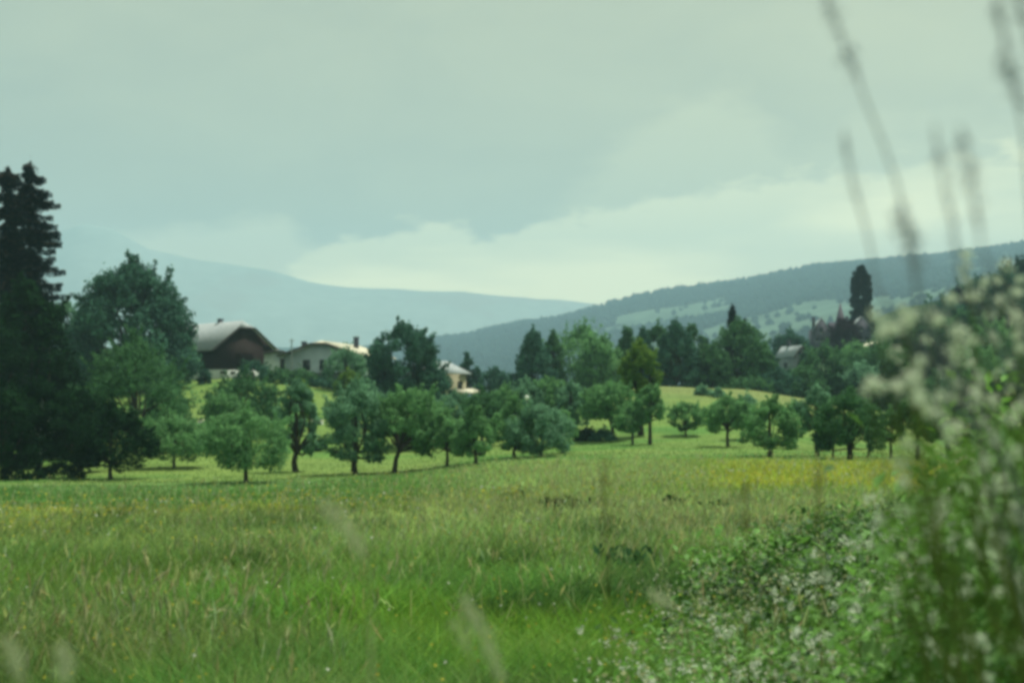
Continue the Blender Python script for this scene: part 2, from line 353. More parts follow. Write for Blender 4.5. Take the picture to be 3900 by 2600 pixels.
cc = t.mix(1.0, at.outputs['Color'], t.ramp(k, [(.5, (.72, .76, .72)), (.9, (1, 1, 1)), (1.0, (1.15, 1.12, 1.05))]), 'MULTIPLY')
bd = t.n('ShaderNodeBsdfPrincipled', i_Roughness=.95); t.l(cc, bd.inputs['Base Color']); bd.inputs['Specular IOR Level'].default_value = .1
bp = t.n('ShaderNodeBump', i_Strength=.6, i_Height=nz.outputs['Fac'], i_Distance=.15); t.l(bp.outputs[0], bd.inputs['Normal']); out(t, bd.outputs[0])
tag(g.build('ground', gm, smooth=True, color=True), kind='structure')

# ---------------------------------------------------------------- far hillside and mountains
def relief(name, cols, dists, rowtab, m, zlow, seed, amp, nx=260, ny=70, colf=None):
    """terrain strip: rowtab[d] gives the skyline row of that distance for every column"""
    ths = np.arctan((np.linspace(cols[0], cols[-1], nx) - 1176) / FPX); ds = np.geomspace(dists[0], dists[-1], ny)
    pc = np.linspace(cols[0], cols[-1], nx)
    zt = np.array([[row2z(r, d) if r is not None else zlow for r in np.interp(pc, cols, rowtab[i])] for i, d in enumerate(dists)])
    Zs = np.array([[np.interp(d, dists, zt[:, c]) for c in range(nx)] for d in ds])
    T, D = np.meshgrid(ths, ds); Xs = D * np.tan(T); Ys = D
    Zs = Zs + EYE + (noise(Xs, Ys, amp * 9, seed, 5) - .5) * amp
    i = np.arange(ny - 1)[:, None] * nx; j = np.arange(nx - 1)[None]
    q = np.stack([i + j, i + j + 1, i + nx + j + 1, i + nx + j], -1).reshape(-1, 4)
    o = MB().add(np.stack([Xs, Ys, Zs], -1).reshape(-1, 3), q, None, None if colf is None else colf(Xs.ravel(), Ys.ravel())).build(name, m, smooth=True, color=colf is not None); tag(o, kind='structure')
    def hz(x, y):
        pcx = 1176 + FPX * x / y; a = np.interp(pcx, pc, np.arange(nx)); b = np.interp(y, ds, np.arange(ny)); i0 = np.clip(a.astype(int), 0, nx - 2); j0 = np.clip(b.astype(int), 0, ny - 2); fa = a - i0; fb = b - j0
        return (Zs[j0, i0] * (1 - fa) + Zs[j0, i0 + 1] * fa) * (1 - fb) + (Zs[j0 + 1, i0] * (1 - fa) + Zs[j0 + 1, i0 + 1] * fa) * fb
    return hz
hc = [600, 900, 1000, 1100, 1280, 1400, 1500, 1600, 1700, 1800, 1900, 2000, 2150, 2352, 2700, 3300]
ridge = [800, 790, 778, 763, 730, 697, 674, 658, 645, 624, 607, 597, 590, 560, 520, 470]
mid = [880, 878, 872, 865, 845, 825, 808, 790, 762, 738, 715, 690, 660, 625, 590, 560]
low = [920, 920, 918, 915, 905, 895, 880, 862, 840, 815, 795, 775, 745, 715, 690, 660]
foot = [975, 975, 975, 975, 972, 970, 965, 960, 950, 940, 925, 905, 880, 850, 820, 800]
def hazed_hillmat(name, meadow, wood, sc_, thr, bands):
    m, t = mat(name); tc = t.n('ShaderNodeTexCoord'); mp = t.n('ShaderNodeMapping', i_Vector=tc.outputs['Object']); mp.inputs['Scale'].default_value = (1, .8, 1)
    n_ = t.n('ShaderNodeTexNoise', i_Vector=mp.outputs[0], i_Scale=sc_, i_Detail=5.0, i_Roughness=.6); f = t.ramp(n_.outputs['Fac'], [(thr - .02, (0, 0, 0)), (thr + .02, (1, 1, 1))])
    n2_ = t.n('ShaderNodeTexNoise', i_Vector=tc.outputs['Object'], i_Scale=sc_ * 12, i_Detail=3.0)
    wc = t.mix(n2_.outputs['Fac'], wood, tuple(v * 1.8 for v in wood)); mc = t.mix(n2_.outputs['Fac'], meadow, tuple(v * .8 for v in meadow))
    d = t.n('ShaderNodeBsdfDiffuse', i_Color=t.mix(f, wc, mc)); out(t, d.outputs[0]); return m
hm, t_h = mat('hillside'); at_h = t_h.n('ShaderNodeAttribute', attribute_name='Col'); out(t_h, t_h.n('ShaderNodeBsdfDiffuse', i_Color=at_h.outputs['Color']).outputs[0])
def wood_dens(x, y): return noise(x * .8, y, 320, 77, 4)
def wood_thr(y): return np.interp(y, [1100, 1400, 1750, 2020, 2430, 2770, 3100, 4050], [.50, .44, .46, .55, .58, .48, .38, .30])
def hill_col(x, y):
    wd_ = sst(-.015, .015, wood_dens(x, y) - wood_thr(y))[:, None]; v_ = noise(x, y, 60, 79, 3)[:, None]
    return (np.array([.085, .14, .10]) * (.6 + .9 * v_)) * (1 - wd_) + np.array([.014, .038, .024]) * (.6 + .8 * v_) * wd_
HZ = relief('hillside', hc, [1080, 1550, 2560, 4050, 4600], [foot, low, mid, ridge, [r + 60 for r in ridge]], hm, -60, 11, 16, 520, 230, hill_col)
mc_ = [-2500, -1200, -500, 0, 120, 180, 250, 340, 420, 520, 640, 700, 850, 1000, 1200, 1350, 1600, 1900, 2400, 3400, 5000]
mrow = [640, 560, 600, 575, 540, 516, 526, 572, 590, 600, 622, 640, 655, 668, 684, 700, 720, 740, 760, 760, 760]
mm = hazed_hillmat('mountain', (.30, .34, .31), (.20, .25, .23), .0012, .60, 1)  # both colours paled: haze over the mountain is put into its surface
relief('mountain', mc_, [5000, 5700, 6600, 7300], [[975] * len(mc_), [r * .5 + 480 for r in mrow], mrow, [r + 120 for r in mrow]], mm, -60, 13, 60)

# the woods and hedgerows on the far hillside: too many to count
N = 24000
D_ = np.sqrt(rs.uniform(1110**2, 4070**2, N)); pxs = rs.uniform(900, 2800, N); Xw = (pxs - 1176) / FPX * D_
keep = (wood_dens(Xw, D_) > wood_thr(D_)) | (rs.rand(N) < .05)
Xw, D_ = Xw[keep], D_[keep]; zw = HZ(Xw, D_); nW = len(Xw)
ico_v = np.array([(math.cos(a) * r, math.sin(a) * r, z) for z, r, o in ((0, .55, 0), (.35, .62, .5), (.75, .35, 0)) for a in [(k_ + o) * math.pi * 2 / 5 for k_ in range(5)]] + [(0, 0, 1.0)])
ico_f4 = np.array([[r * 5 + k_, r * 5 + (k_ + 1) % 5, (r + 1) * 5 + (k_ + 1) % 5, (r + 1) * 5 + k_] for r in range(2) for k_ in range(5)]); ico_f3 = np.array([[10 + k_, 10 + (k_ + 1) % 5, 15] for k_ in range(5)])
hts = rs.uniform(7, 15, nW); wid = rs.uniform(8, 14, nW)
V = ico_v[None] * np.stack([wid, wid, hts], 1)[:, None] * rs.uniform(.8, 1.2, (nW, 16, 1)) + np.stack([Xw, D_, zw - 1], 1)[:, None]
off = np.arange(nW)[:, None, None] * 16
fw = MB().add(V.reshape(-1, 3), [(ico_f4[None] + off).reshape(-1, 4), (ico_f3[None] + off).reshape(-1, 3)], np.repeat(rs.rand(nW), 16))
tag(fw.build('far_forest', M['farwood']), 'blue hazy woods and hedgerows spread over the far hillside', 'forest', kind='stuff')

# ---------------------------------------------------------------- trees
def envelope(shape, t_):
    if shape == 'round': return math.sqrt(max(0, 1 - (2 * t_ - .95)**2 / 1.1))
    if shape == 'dome': return (1 - t_**3.2)**.55 * (.80 + .25 * min(1, t_ * 4))
    if shape == 'cone': return (1 - t_)**.75 * (.75 + .3 * min(1, t_ * 5)) + .04
    if shape == 'column': return (1 - t_**3)**.6 * (.75 + .35 * math.sin(min(1, t_ * 2.2) * math.pi * .5)) * .95
    if shape == 'tower': return (1 - .42 * t_**.7) * math.sqrt(max(0, 1 - (max(0, t_ - .9) / .11)**2))
    if shape == 'bush': return math.sqrt(max(0, 1 - t_**2))
    return 1 - t_
def add_crown(mb, tb, h, w_, cb, shape, leaf, n, nclump, base=(0, 0, 0), lean=(0, 0), loose=1.0, limbs=True):
    b = np.array(base, float); R = w_ / 2; z0 = h * cb; cents = []
    for k_ in range(nclump):
        t_ = (k_ + rs.rand()) / nclump; t_ = t_**.85
        e = envelope(shape, t_) * R; a = rs.rand() * 2 * math.pi; r_ = e * (.45 + .5 * rs.rand()**.6) if t_ < .93 else e * rs.rand() * .6
        rc = R * (rs.uniform(.15, .31) if shape != 'tower' else rs.uniform(.2, .32))
        r_ = max(0, min(r_, e - rc * .45))
        cents.append((math.cos(a) * r_, math.sin(a) * r_, z0 + t_ * (h - z0) * .97 - rc * .3, rc))
    cents = np.array(cents); cents[:, 0] += lean[0] * cents[:, 2] / h; cents[:, 1] += lean[1] * cents[:, 2] / h
    per = rs.multinomial(n, cents[:, 3]**2 / (cents[:, 3]**2).sum())
    idx = np.repeat(np.arange(nclump), per); m_ = len(idx)
    dr = rs.normal(size=(m_, 3)); dr /= np.linalg.norm(dr, axis=1)[:, None]; dr[:, 2] = np.where(dr[:, 2] < 0, dr[:, 2] * .7, dr[:, 2])
    rad = cents[idx, 3] * (rs.uniform(.35, 1, m_)**.45) * rs.uniform(.85, 1.12 * loose, m_)
    pos_ = cents[idx, :3] + dr * rad[:, None] * np.array([1, 1, .85])
    # stray sprigs break the outline
    ns = m_ // 10; k_ = rs.randint(0, m_, ns); pos_[k_] += dr[k_] * rs.uniform(0, .35, ns)[:, None] * cents[idx[k_], 3][:, None]
    if shape != 'tower':      # shoots that stick out of the crown
        nsh = max(12, nclump // 2); per_ = max(6, m_ // (nsh * 9)); sh_ = rs.randint(0, nclump, nsh); k_ = rs.randint(0, m_, (nsh, per_))
        ds_ = cents[sh_, :3] - np.array([0, 0, z0 + .25 * (h - z0)]); ds_ /= np.linalg.norm(ds_, axis=1)[:, None] + 1e-6; ds_ += rs.normal(size=(nsh, 3)) * .25 + [0, 0, .25]
        tt = rs.uniform(.4, 1.28, (nsh, per_)); pos_[k_.ravel()] = (cents[sh_, None, :3] + ds_[:, None] * (tt * cents[sh_, 3][:, None])[..., None] + rs.normal(size=(nsh, per_, 3)) * leaf * .6).reshape(-1, 3)
    nrm = dr * .8 + rs.normal(size=(m_, 3)) * .5 + np.array([0, 0, .5])
    tint = np.clip(.25 + .35 * rs.rand(m_) + .5 * (rs.rand(nclump)[idx] - .3), 0, 1)
    mb.leaves(pos_ + b, nrm, leaf * rs.uniform(.7, 1.3, m_), .62, tint)
    if limbs and tb is not None:
        for c in cents[rs.permutation(nclump)[:min(nclump, 16)]]:
            s0 = np.array([lean[0] * cb * .8, lean[1] * cb * .8, h * cb * rs.uniform(.75, 1.05)]); e = c[:3]
            mid_ = (s0 + e) / 2 + rs.normal(size=3) * .05 * h; mid_[2] -= .02 * h
            rr_ = h * .012
            tb.tube(np.array([s0, mid_, e]) + b, [rr_ * 1.3, rr_ * .8, rr_ * .3], 5)
def tree(name, px, py, top, w_px, label, group=None, shape='dome', m='orchard', d=None, cb=.28, n=None, leaf=None, nclump=None, lean=(0, 0), trunk_r=None, cat='tree', loose=1.0, bark='bark', stems=1):
    loc = on_ground(px, py, d); dd_ = loc.y
    # height from where its top stands above its foot
    ztop = P(px, top, dd_).z; h = max(1.0, ztop - loc.z); wd = w_px * dd_ / FPX
    root = empty(name, loc); tag(root, label, cat, group)
    px_m = FPX * .4354 / dd_
    if shape != 'bush': cb = cb * (1.05 if cb >= .3 else .85)
    wd *= 1.20 if shape != 'tower' else 1
    leaf = leaf or max(.06, 1.5 / px_m); area = h * wd
    n = n or int(min(15000, max(1800, 4.6 * area / (leaf * leaf))))
    nclump = nclump or int(min(90, 30 + area * 1.1))
    tb = MB(); mb = MB(); tr = trunk_r or h * .030
    if shape != 'bush':
        for s_ in range(stems):
            a = s_ * 2.4; o_ = 0 if stems == 1 else .35
            lx, ly = lean[0] + o_ * math.cos(a) * 1.6, lean[1] + o_ * math.sin(a)
            pts = [(0 + math.cos(a) * o_ * .2, 0, -.3), (lx * .12 + rs.normal() * .02 * h, ly * .12, h * cb * .5), (lx * cb, ly * cb, h * cb), (lx * .6, ly * .6, h * .62), (lx * .85, ly * .85, h * .86)]
            tb.tube(pts, [tr * 1.35, tr, tr * .85, tr * .45, tr * .12], 8)
        # root flare
        tb.tube([(0, 0, -.3), (0, 0, .12)], [tr * 2.0, tr * 1.15], 8)
    add_crown(mb, tb if shape != 'bush' else None, h, wd, cb, shape, leaf, n, nclump, lean=lean, loose=loose)
    if tb.nv == 0:
        for k_ in range(7):
            a = rs.rand() * 6.28; tb.tube([(0, 0, -.1), (math.cos(a) * wd * .12, math.sin(a) * wd * .12, h * .35), (math.cos(a) * wd * .27, math.sin(a) * wd * .27, h * .7)], [h * .02, h * .014, h * .005], 5)
        tb.build('stem', M['bark'], root)
    else: tb.build('trunk', M[bark], root, smooth=True)
    mb.build('crown', M[m], root)
    root.rotation_euler.z = 0
    return root
def conifer(name, px, py, top, w_px, label, group=None, d=None, m='conifer', levels=26, gap=0.0, drop=.35, low=.12, leaf=None, narrow=1.0):
    loc = on_ground(px, py, d); dd_ = loc.y; h = P(px, top, dd_).z - loc.z; R = w_px * dd_ / FPX / 2
    root = empty(name, loc); tag(root, label, 'conifer', group)
    tb, mb = MB(), MB(); tb.tube([(0, 0, -.4), (0, 0, h * .4), (0, 0, h * .98)], [h * .022, h * .014, h * .002], 8)
    leaf = leaf or max(.12, 1.3 / (FPX * .4354 / dd_))
    for L in range(levels):
        t_ = low + (1 - low) * (L / levels)**.92; z = h * t_; r0 = R * ((1 - t_) / (1 - low))**(.50 * narrow) + .02 * R
        for b_ in range(9):
            if rs.rand() < gap: continue
            a = rs.rand() * 6.28; r_ = r0 * rs.uniform(.62, 1.1); dz = -r_ * drop * rs.uniform(.3, 1.9); z = h * t_ + rs.normal() * h * .012
            p0 = np.array([0, 0, z]); p1 = np.array([math.cos(a) * r_ * .6, math.sin(a) * r_ * .6, z + dz * .75]); p2 = np.array([math.cos(a) * r_, math.sin(a) * r_, z + dz * .75 + r_ * .06])
            tb.tube([p0, p1, p2], [h * .004, h * .0025, h * .001], 4)
            k_ = int(max(14, 34 * r_ / R * (R / leaf) / 3.2)); s_ = rs.rand(k_)**.8
            pt = np.where(s_[:, None] < .6, p0 + (p1 - p0) * (s_[:, None] / .6), p1 + (p2 - p1) * ((s_[:, None] - .6) / .4))
            side = np.array([-math.sin(a), math.cos(a), 0]); wdt = r_ * .26 * (1.15 - s_)
            pt = pt + side * (rs.normal(size=k_) * wdt * .8)[:, None] - np.array([0, 0, 1]) * (rs.rand(k_) * leaf * 3.5)[:, None]
            up = np.tile([math.cos(a) * .5, math.sin(a) * .5, -.8], (k_, 1)) + rs.normal(size=(k_, 3)) * .3
            mb.leaves(pt, rs.normal(size=(k_, 3)) * .6 + [0, 0, .6], leaf * rs.uniform(.8, 1.7, k_), .40, rs.rand(k_), up)
    mb.leaves(np.array([0, 0, h * .97]) + rs.normal(size=(30, 3)) * [.12, .12, h * .015], rs.normal(size=(30, 3)), leaf, .4, rs.rand(30), np.tile([0, 0, 1.], (30, 1)))
    tb.build('trunk', M['bark'], root, smooth=True); mb.build('crown', M[m], root)
    return root
# ---- orchard, front row (foot px, foot row, top row, width)
OG = 'orchard trees standing along the far edge of the meadow'
O = 'fruit_tree'
tree(O, 565, 1107, 950, 190, 'wide round apple tree on a single straight trunk, standing foremost below the barn', OG, cb=.30)
tree(O, 400, 1075, 962, 160, 'low spreading fruit tree over its own dark oval shadow, left of the foremost apple tree', OG, m='orchard', cb=.30, shape='round')
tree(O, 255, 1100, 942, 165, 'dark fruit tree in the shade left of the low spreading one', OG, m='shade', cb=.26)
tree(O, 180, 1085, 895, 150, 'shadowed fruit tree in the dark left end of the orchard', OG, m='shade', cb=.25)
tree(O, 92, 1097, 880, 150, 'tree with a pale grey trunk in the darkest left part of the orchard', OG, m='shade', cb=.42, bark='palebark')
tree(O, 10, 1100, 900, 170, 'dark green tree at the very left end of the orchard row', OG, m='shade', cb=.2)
tree(O, 815, 1088, 885, 140, 'tall drooping silvery green fruit tree on a thick trunk, below the grey gabled house', OG, m='orchard_pale', cb=.24, trunk_r=.22)
tree(O, 905, 1085, 898, 150, 'fruit tree whose dark trunk leans steeply to the right', OG, m='orchard', cb=.3, lean=(1.5, .2), trunk_r=.17)
tree(O, 1026, 1070, 955, 105, 'small fruit tree close to the right of the leaning one', OG, cb=.34)
tree(O, 1092, 1066, 935, 100, 'small cone-shaped fruit tree alone at the front beside a sunny strip of grass', OG, shape='cone', cb=.22, m='orchard')
tree(O, 680, 1083, 868, 84, 'tall narrow fruit tree between the foremost apple tree and the drooping silvery one', OG, m='orchard_pale', shape='column', cb=.25)
tree(O, 1182, 1050, 925, 95, 'slim upright fruit tree at the left of the dense middle clump', OG, shape='column', cb=.2)
tree(O, 1243, 1048, 932, 130, 'bushy fruit tree at the front of the dense middle clump', OG, m='orchard_pale', cb=.15)
tree(O, 1290, 1040, 940, 60, 'small fruit tree at the right edge of the dense middle clump', OG, cb=.2)
G2 = 'orchard trees standing farther up the slope'
tree(O, 310, 1040, 785, 225, 'large broad tree with a bright green top, on the slope below the huge dark tree', G2, m='mid', cb=.2)
tree(O, 380, 1015, 880, 90, 'rounded tree leaning out over the pale wall, right of the large broad one', G2, m='mid', cb=.3)
tree(O, 560, 1002, 872, 165, 'wide shadowy fruit tree on the grass slope under the barn', G2, m='mid', cb=.25)
tree(O, 510, 1020, 905, 90, 'smaller fruit tree standing on the slope just above the pale wall', G2, cb=.3)
tree(O, 690, 1000, 870, 60, 'yellowish green young tree on the slope under the grey gabled house', G2, m='yellowgreen', shape='column', cb=.15)
tree(O, 835, 1010, 880, 90, 'pale tree showing behind the top of the drooping silvery one', G2, m='orchard_pale')
tree(O, 950, 1030, 900, 130, 'leafy fruit tree filling the slope below the tall poplar-like tree', G2, m='orchard')
tree(O, 1040, 1020, 905, 110, 'fruit tree standing beneath the small hipped house', G2, m='orchard_pale')
tree(O, 1110, 1025, 900, 90, 'fruit tree with a dark side, right of the one beneath the hipped house', G2, m='mid')
tree(O, 1160, 1010, 890, 85, 'light green tree in the second row of the dense middle clump', G2, m='orchard')
tree(O, 1215, 1005, 880, 95, 'fruit tree beside the upper white lamp globe', G2, m='orchard_pale')
tree(O, 1262, 1000, 868, 90, 'tall fruit tree at the back of the dense middle clump', G2, m='orchard')
tree(O, 1312, 1000, 880, 80, 'fruit tree at the right back of the middle clump, above the low dark bushes', G2, m='orchard_pale')
tree(O, 1402, 1012, 880, 112, 'round-headed fruit tree on a clean trunk above its long shadow, mid slope', OG, m='orchard', cb=.38)
tree(O, 1453, 1021, 928, 70, 'small low fruit tree right beside the round-headed one', OG, cb=.35)
tree(O, 1493, 1020, 885, 62, 'thin-stemmed upright fruit tree next to the small low one', OG, shape='column', cb=.4)
tree(O, 1472, 1000, 790, 80, 'tall bright green tree rising in front of the dark tree row on the crest', G2, m='yellowgreen', cb=.35, shape='round')
tree(O, 1576, 1001, 924, 72, 'little solitary round tree alone on the open slope', OG, cb=.28, shape='round')
tree(O, 1672, 1026, 912, 95, 'open-crowned fruit tree at the left of the right-hand orchard group', OG, m='orchard', cb=.38, loose=1.15)
tree(O, 1718, 1010, 908, 75, 'pale fruit tree behind the open-crowned one', OG, m='orchard_pale', cb=.3)
tree(O, 1768, 1048, 922, 112, 'dense domed fruit tree with a thick short trunk, left of the slim trees', OG, m='orchard', cb=.27, trunk_r=.2)
tree(O, 1826, 1030, 925, 62, 'slim fruit tree between the dense domed one and the many-stemmed one', OG, shape='column', cb=.35)
tree(O, 1877, 1047, 888, 80, 'tall loose fruit tree on a bare trunk just left of the many-stemmed one', OG, m='orchard_pale', shape='column', cb=.38)
tree(O, 1952, 1056, 902, 138, 'big dark many-stemmed fruit tree in the middle of the right-hand orchard group', OG, m='mid', cb=.25, stems=5, trunk_r=.12)
tree(O, 1912, 1052, 965, 55, 'young thin tree under the left side of the many-stemmed one', OG, cb=.4)
tree(O, 1993, 1050, 950, 60, 'young thin tree under the right side of the many-stemmed one', OG, cb=.5)
tree(O, 2046, 1054, 945, 52, 'narrow lone fruit tree with a straight trunk, right of the many-stemmed one', OG, shape='column', cb=.38)
tree(O, 2108, 1057, 905, 85, 'fruit tree with a light trunk partly behind the white blossoms', OG, m='mid', cb=.42)
tree(O, 2180, 1063, 935, 120, 'fruit tree with a dark slanting trunk behind the white blossoms', OG, m='mid', cb=.4, lean=(-.5, 0), trunk_r=.17)
tree(O, 2262, 1055, 925, 110, 'shaded fruit tree deep behind the blossom stems', OG, m='mid', cb=.35)
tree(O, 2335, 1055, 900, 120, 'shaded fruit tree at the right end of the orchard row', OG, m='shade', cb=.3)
# ---- around the farm
tree('lime_tree', 304, 905, 610, 238, 'huge dark broadleaf tree towering left of the barn', None, m='broad', d=222, cb=.0, shape='dome', nclump=120, n=30000, leaf=.34, trunk_r=.5, loose=1.05)
tree('broadleaf_tree', 208, 905, 690, 90, 'dark bough of a lesser tree against the left flank of the huge one', None, m='broad', d=226, cb=.1)
tree('broadleaf_tree', 150, 910, 690, 95, 'pale green airy tree between the black spruces and the huge dark tree', None, m='orchard_pale', d=235, cb=.1, shape='column')
tree('broadleaf_tree', 402, 905, 745, 75, 'lighter leafy tree touching the left end of the barn roof', None, m='orchard_pale', d=228, cb=.08, shape='column')
conifer('spruce', 60, 1000, 368, 205, 'tall black spruce with the pointed top, right one of the pair at the left edge', 'tall black spruces', d=165, gap=.18, levels=34, low=.02, narrow=.62)
conifer('spruce', 6, 1000, 378, 175, 'tall black spruce cut by the left edge of the view', 'tall black spruces', d=160, gap=.18, levels=34, low=.02, narrow=.62)
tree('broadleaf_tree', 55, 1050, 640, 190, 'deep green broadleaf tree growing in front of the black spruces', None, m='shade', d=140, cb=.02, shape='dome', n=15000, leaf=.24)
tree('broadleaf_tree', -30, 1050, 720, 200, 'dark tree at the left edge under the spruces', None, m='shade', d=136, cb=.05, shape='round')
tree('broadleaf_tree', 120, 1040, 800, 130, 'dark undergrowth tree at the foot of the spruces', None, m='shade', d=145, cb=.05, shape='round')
tree('poplar', 925, 950, 744, 150, 'tall leafy poplar-like tree hiding the gap between the grey house and the hipped house', None, m='broad', d=205, cb=.0, shape='dome', n=15000, leaf=.27, nclump=80)
tree('poplar', 868, 950, 775, 50, 'thin pointed tree against the left side of the tall poplar-like one', None, m='broad', d=206, cb=.06, shape='column')
tree('broadleaf_tree', 1000, 950, 850, 80, 'low dark tree at the right foot of the tall poplar-like one', None, m='broad', d=204, cb=.06)
tree('garden_tree', 793, 905, 803, 82, 'round-topped garden tree in front of the right half of the grey gabled house', None, m='orchard_pale', d=222, cb=.1, shape='round')
tree('garden_shrub', 800, 912, 852, 62, 'bright green clipped-looking shrub below the round-topped garden tree', None, m='yellowgreen', d=214, shape='bush', cb=0)
BG = 'bushes along the farm garden'
for a in [(585, 872, 832, 80, 'broad', 'dark bush under the right corner of the barn'), (645, 880, 850, 60, 'mid', 'dark bush in front of the white shed'),
          (690, 900, 850, 80, 'mid', 'green bush below the left window of the grey gabled house'), (745, 912, 868, 85, 'broad', 'blue-green bush below the right window of the grey gabled house'), (470, 862, 848, 28, 'broad', 'small dark bush at the left end of the barn wall'), (845, 925, 875, 60, 'mid', 'bush between the garden tree and the thin pointed tree')]:
    tree('bush', a[0], a[1], a[2], a[3], a[5], BG, m=a[4], d=226, shape='bush', cb=0, cat='bush')
tree('columnar_tree', 1072, 905, 806, 30, 'thin dark columnar tree just right of the small hipped house', 'thin trees beyond the hipped house', m='broad', d=262, shape='column', cb=.1)
tree('columnar_tree', 1095, 905, 842, 22, 'shorter thin tree right of the thin dark columnar one', 'thin trees beyond the hipped house', m='broad', d=262, shape='column', cb=.1)
tree('broadleaf_tree', 1135, 935, 848, 80, 'small hazy tree in the gap between the farm and the crest wood', None, m='broad', d=255, cb=.1)
# ---- row of trees on the crest
RG = 'wood along the crest of the meadow hill'
R_ = [(1225, 758, 88, 'cone', 'broad', 'dark cone-shaped tree at the left end of the crest wood'), (1270, 762, 36, 'column', 'broad', 'thin dark tree behind the gap after the cone-shaped one'),
      (1335, 750, 120, 'round', 'orchard', 'broad round tree with sunlit crown, second in the crest wood'), (1385, 775, 90, 'round', 'orchard', 'round lighter tree joined to the right of the broad one'), (1415, 830, 60, 'dome', 'yellowgreen', 'low yellow-green tree at the foot of the crest wood'),
      (1442, 752, 62, 'cone', 'broad', 'first pointed tree of the dark central block'), (1478, 760, 62, 'cone', 'broad', 'second pointed tree of the dark central block'), (1512, 748, 66, 'column', 'mid', 'blunt tall tree in the middle of the dark central block'),
      (1553, 742, 66, 'column', 'broad', 'tallest tree of the dark central block'), (1592, 752, 62, 'dome', 'broad', 'right-hand tree of the dark central block'), (1622, 778, 22, 'column', 'broad', 'thin black treetop in the gap right of the dark central block'),
      (1640, 800, 62, 'dome', 'mid', 'lower grey-green tree right of the dark central block'), (1700, 735, 100, 'dome', 'mid', 'tall broad tree in front of the black conifer'), (1740, 785, 60, 'dome', 'broad', 'dark tree leaning on the right of the tall broad one')]
for k_, (px, top, wd, shp, m_, lab) in enumerate(R_):
    tree('wood_tree', px, 905, top, wd * 1.2, lab, RG, shape=shp, m='mid' if m_ == 'broad' and k_ % 2 else m_, d=240 + (k_ * 7) % 18, cb=.0, n=7000, leaf=.28)
conifer('spruce', 1684, 905, 698, 62, 'ragged black conifer standing above the crest wood', None, d=262, gap=.25, levels=20)
conifer('spruce', 1712, 905, 730, 40, 'small black conifer top beside the ragged one', None, d=264, gap=.2, levels=16)
HG = 'bushes along the right crest'
for a in [(1735, 868, 85, 'mid', 'low bush at the left of the hedge below the small stone house'), (1790, 850, 90, 'broad', 'dark rounded bush directly below the small stone house'), (1845, 845, 95, 'mid', 'broad bush right of the small stone house'),
          (1900, 862, 90, 'shade', 'deep green bush at the edge where the crest dips'), (1700, 885, 55, 'mid', 'lowest bush of the crest hedge'), (1965, 880, 95, 'shade', 'dark bush above the many-stemmed fruit tree'), (2030, 895, 90, 'shade', 'dark bush hanging over the right meadow edge')]:
    tree('bush', a[0], 930, a[1], a[2] * 1.15, a[4], HG, m=a[3], d=236, shape='bush', cb=0, cat='bush')
WG = 'wooded slope on the right'
W_ = [(1820, 763, 68, 345, 'broad', 'round', 'black round tree rising behind the small stone house'), (1895, 795, 90, 262, 'mid', 'dome', 'green tree covering the left side of the old manor'), (1965, 792, 84, 285, 'orchard', 'round', 'sunlit round tree in front of the old manor'),
      (2022, 790, 100, 268, 'mid', 'round', 'wide tree right of the sunlit round one'), (1850, 820, 50, 300, 'broad', 'cone', 'dark pointed tree at the right gable of the small stone house'),
      (1985, 840, 85, 250, 'orchard_pale', 'dome', 'pale silvery tree low on the wooded slope'), (2075, 770, 100, 290, 'shade', 'round', 'dark tree behind the first white blossoms'), (2060, 850, 100, 250, 'shade', 'dome', 'deep green tree at the foot of the wooded slope'),
      (2120, 735, 100, 330, 'mid', 'round', 'mid green tree halfway up the wooded slope'), (2145, 800, 110, 275, 'shade', 'dome', 'black-green tree among the blossoms, halfway up'), (2175, 690, 90, 360, 'broad', 'round', 'hazy dark tree at the upper left of the wooded slope'),
      (2150, 870, 110, 245, 'mid', 'dome', 'broad tree just above the right orchard'), (2215, 720, 110, 320, 'mid', 'round', 'rounded tree under the top of the wooded slope'), (2240, 800, 120, 270, 'orchard', 'dome', 'lighter green tree in the middle of the wooded slope'),
      (2245, 645, 95, 380, 'broad', 'dome', 'dark tree on the skyline of the wooded slope'), (2300, 690, 120, 335, 'shade', 'round', 'deep shaded tree near the right skyline'), (2320, 620, 100, 370, 'broad', 'dome', 'tallest skyline tree at the right edge'),
      (2240, 880, 120, 245, 'shade', 'dome', 'dark tree low on the slope behind the thickest blossoms'), (2330, 780, 130, 280, 'mid', 'round', 'large mid green tree at the right edge of the view'), (2330, 870, 130, 245, 'shade', 'dome', 'low dark tree at the right edge above the orchard'),
      (2285, 745, 90, 300, 'orchard', 'round', 'yellow-lit tree high on the right slope'), (2205, 665, 50, 375, 'conifer', 'cone', 'narrow black tree sticking out of the upper slope'), (2352, 600, 90, 385, 'shade', 'dome', 'skyline tree cut by the right edge'), (2420, 690, 160, 330, 'mid', 'round', 'tree just beyond the right edge of the view')]
for px, top, wd, d_, m_, shp, lab in W_:
    tree('wood_tree', px, 950, top, wd * 1.15, lab, WG, shape=shp, m=m_, d=d_, cb=.0, n=7000, leaf=.30 if d_ < 300 else .38)
tree('giant_sequoia', 1980, 800, 608, 62, 'very tall black columnar giant tree rising behind the old manor', None, m='conifer', d=412, shape='tower', cb=.0, n=14000, leaf=.40, nclump=170, cat='conifer', loose=.9)
tree('copper_beech', 1940, 800, 738, 58, 'purple-black copper beech in front of the old manor', None, m='copper', d=372, cb=.03, shape='dome', n=5000)
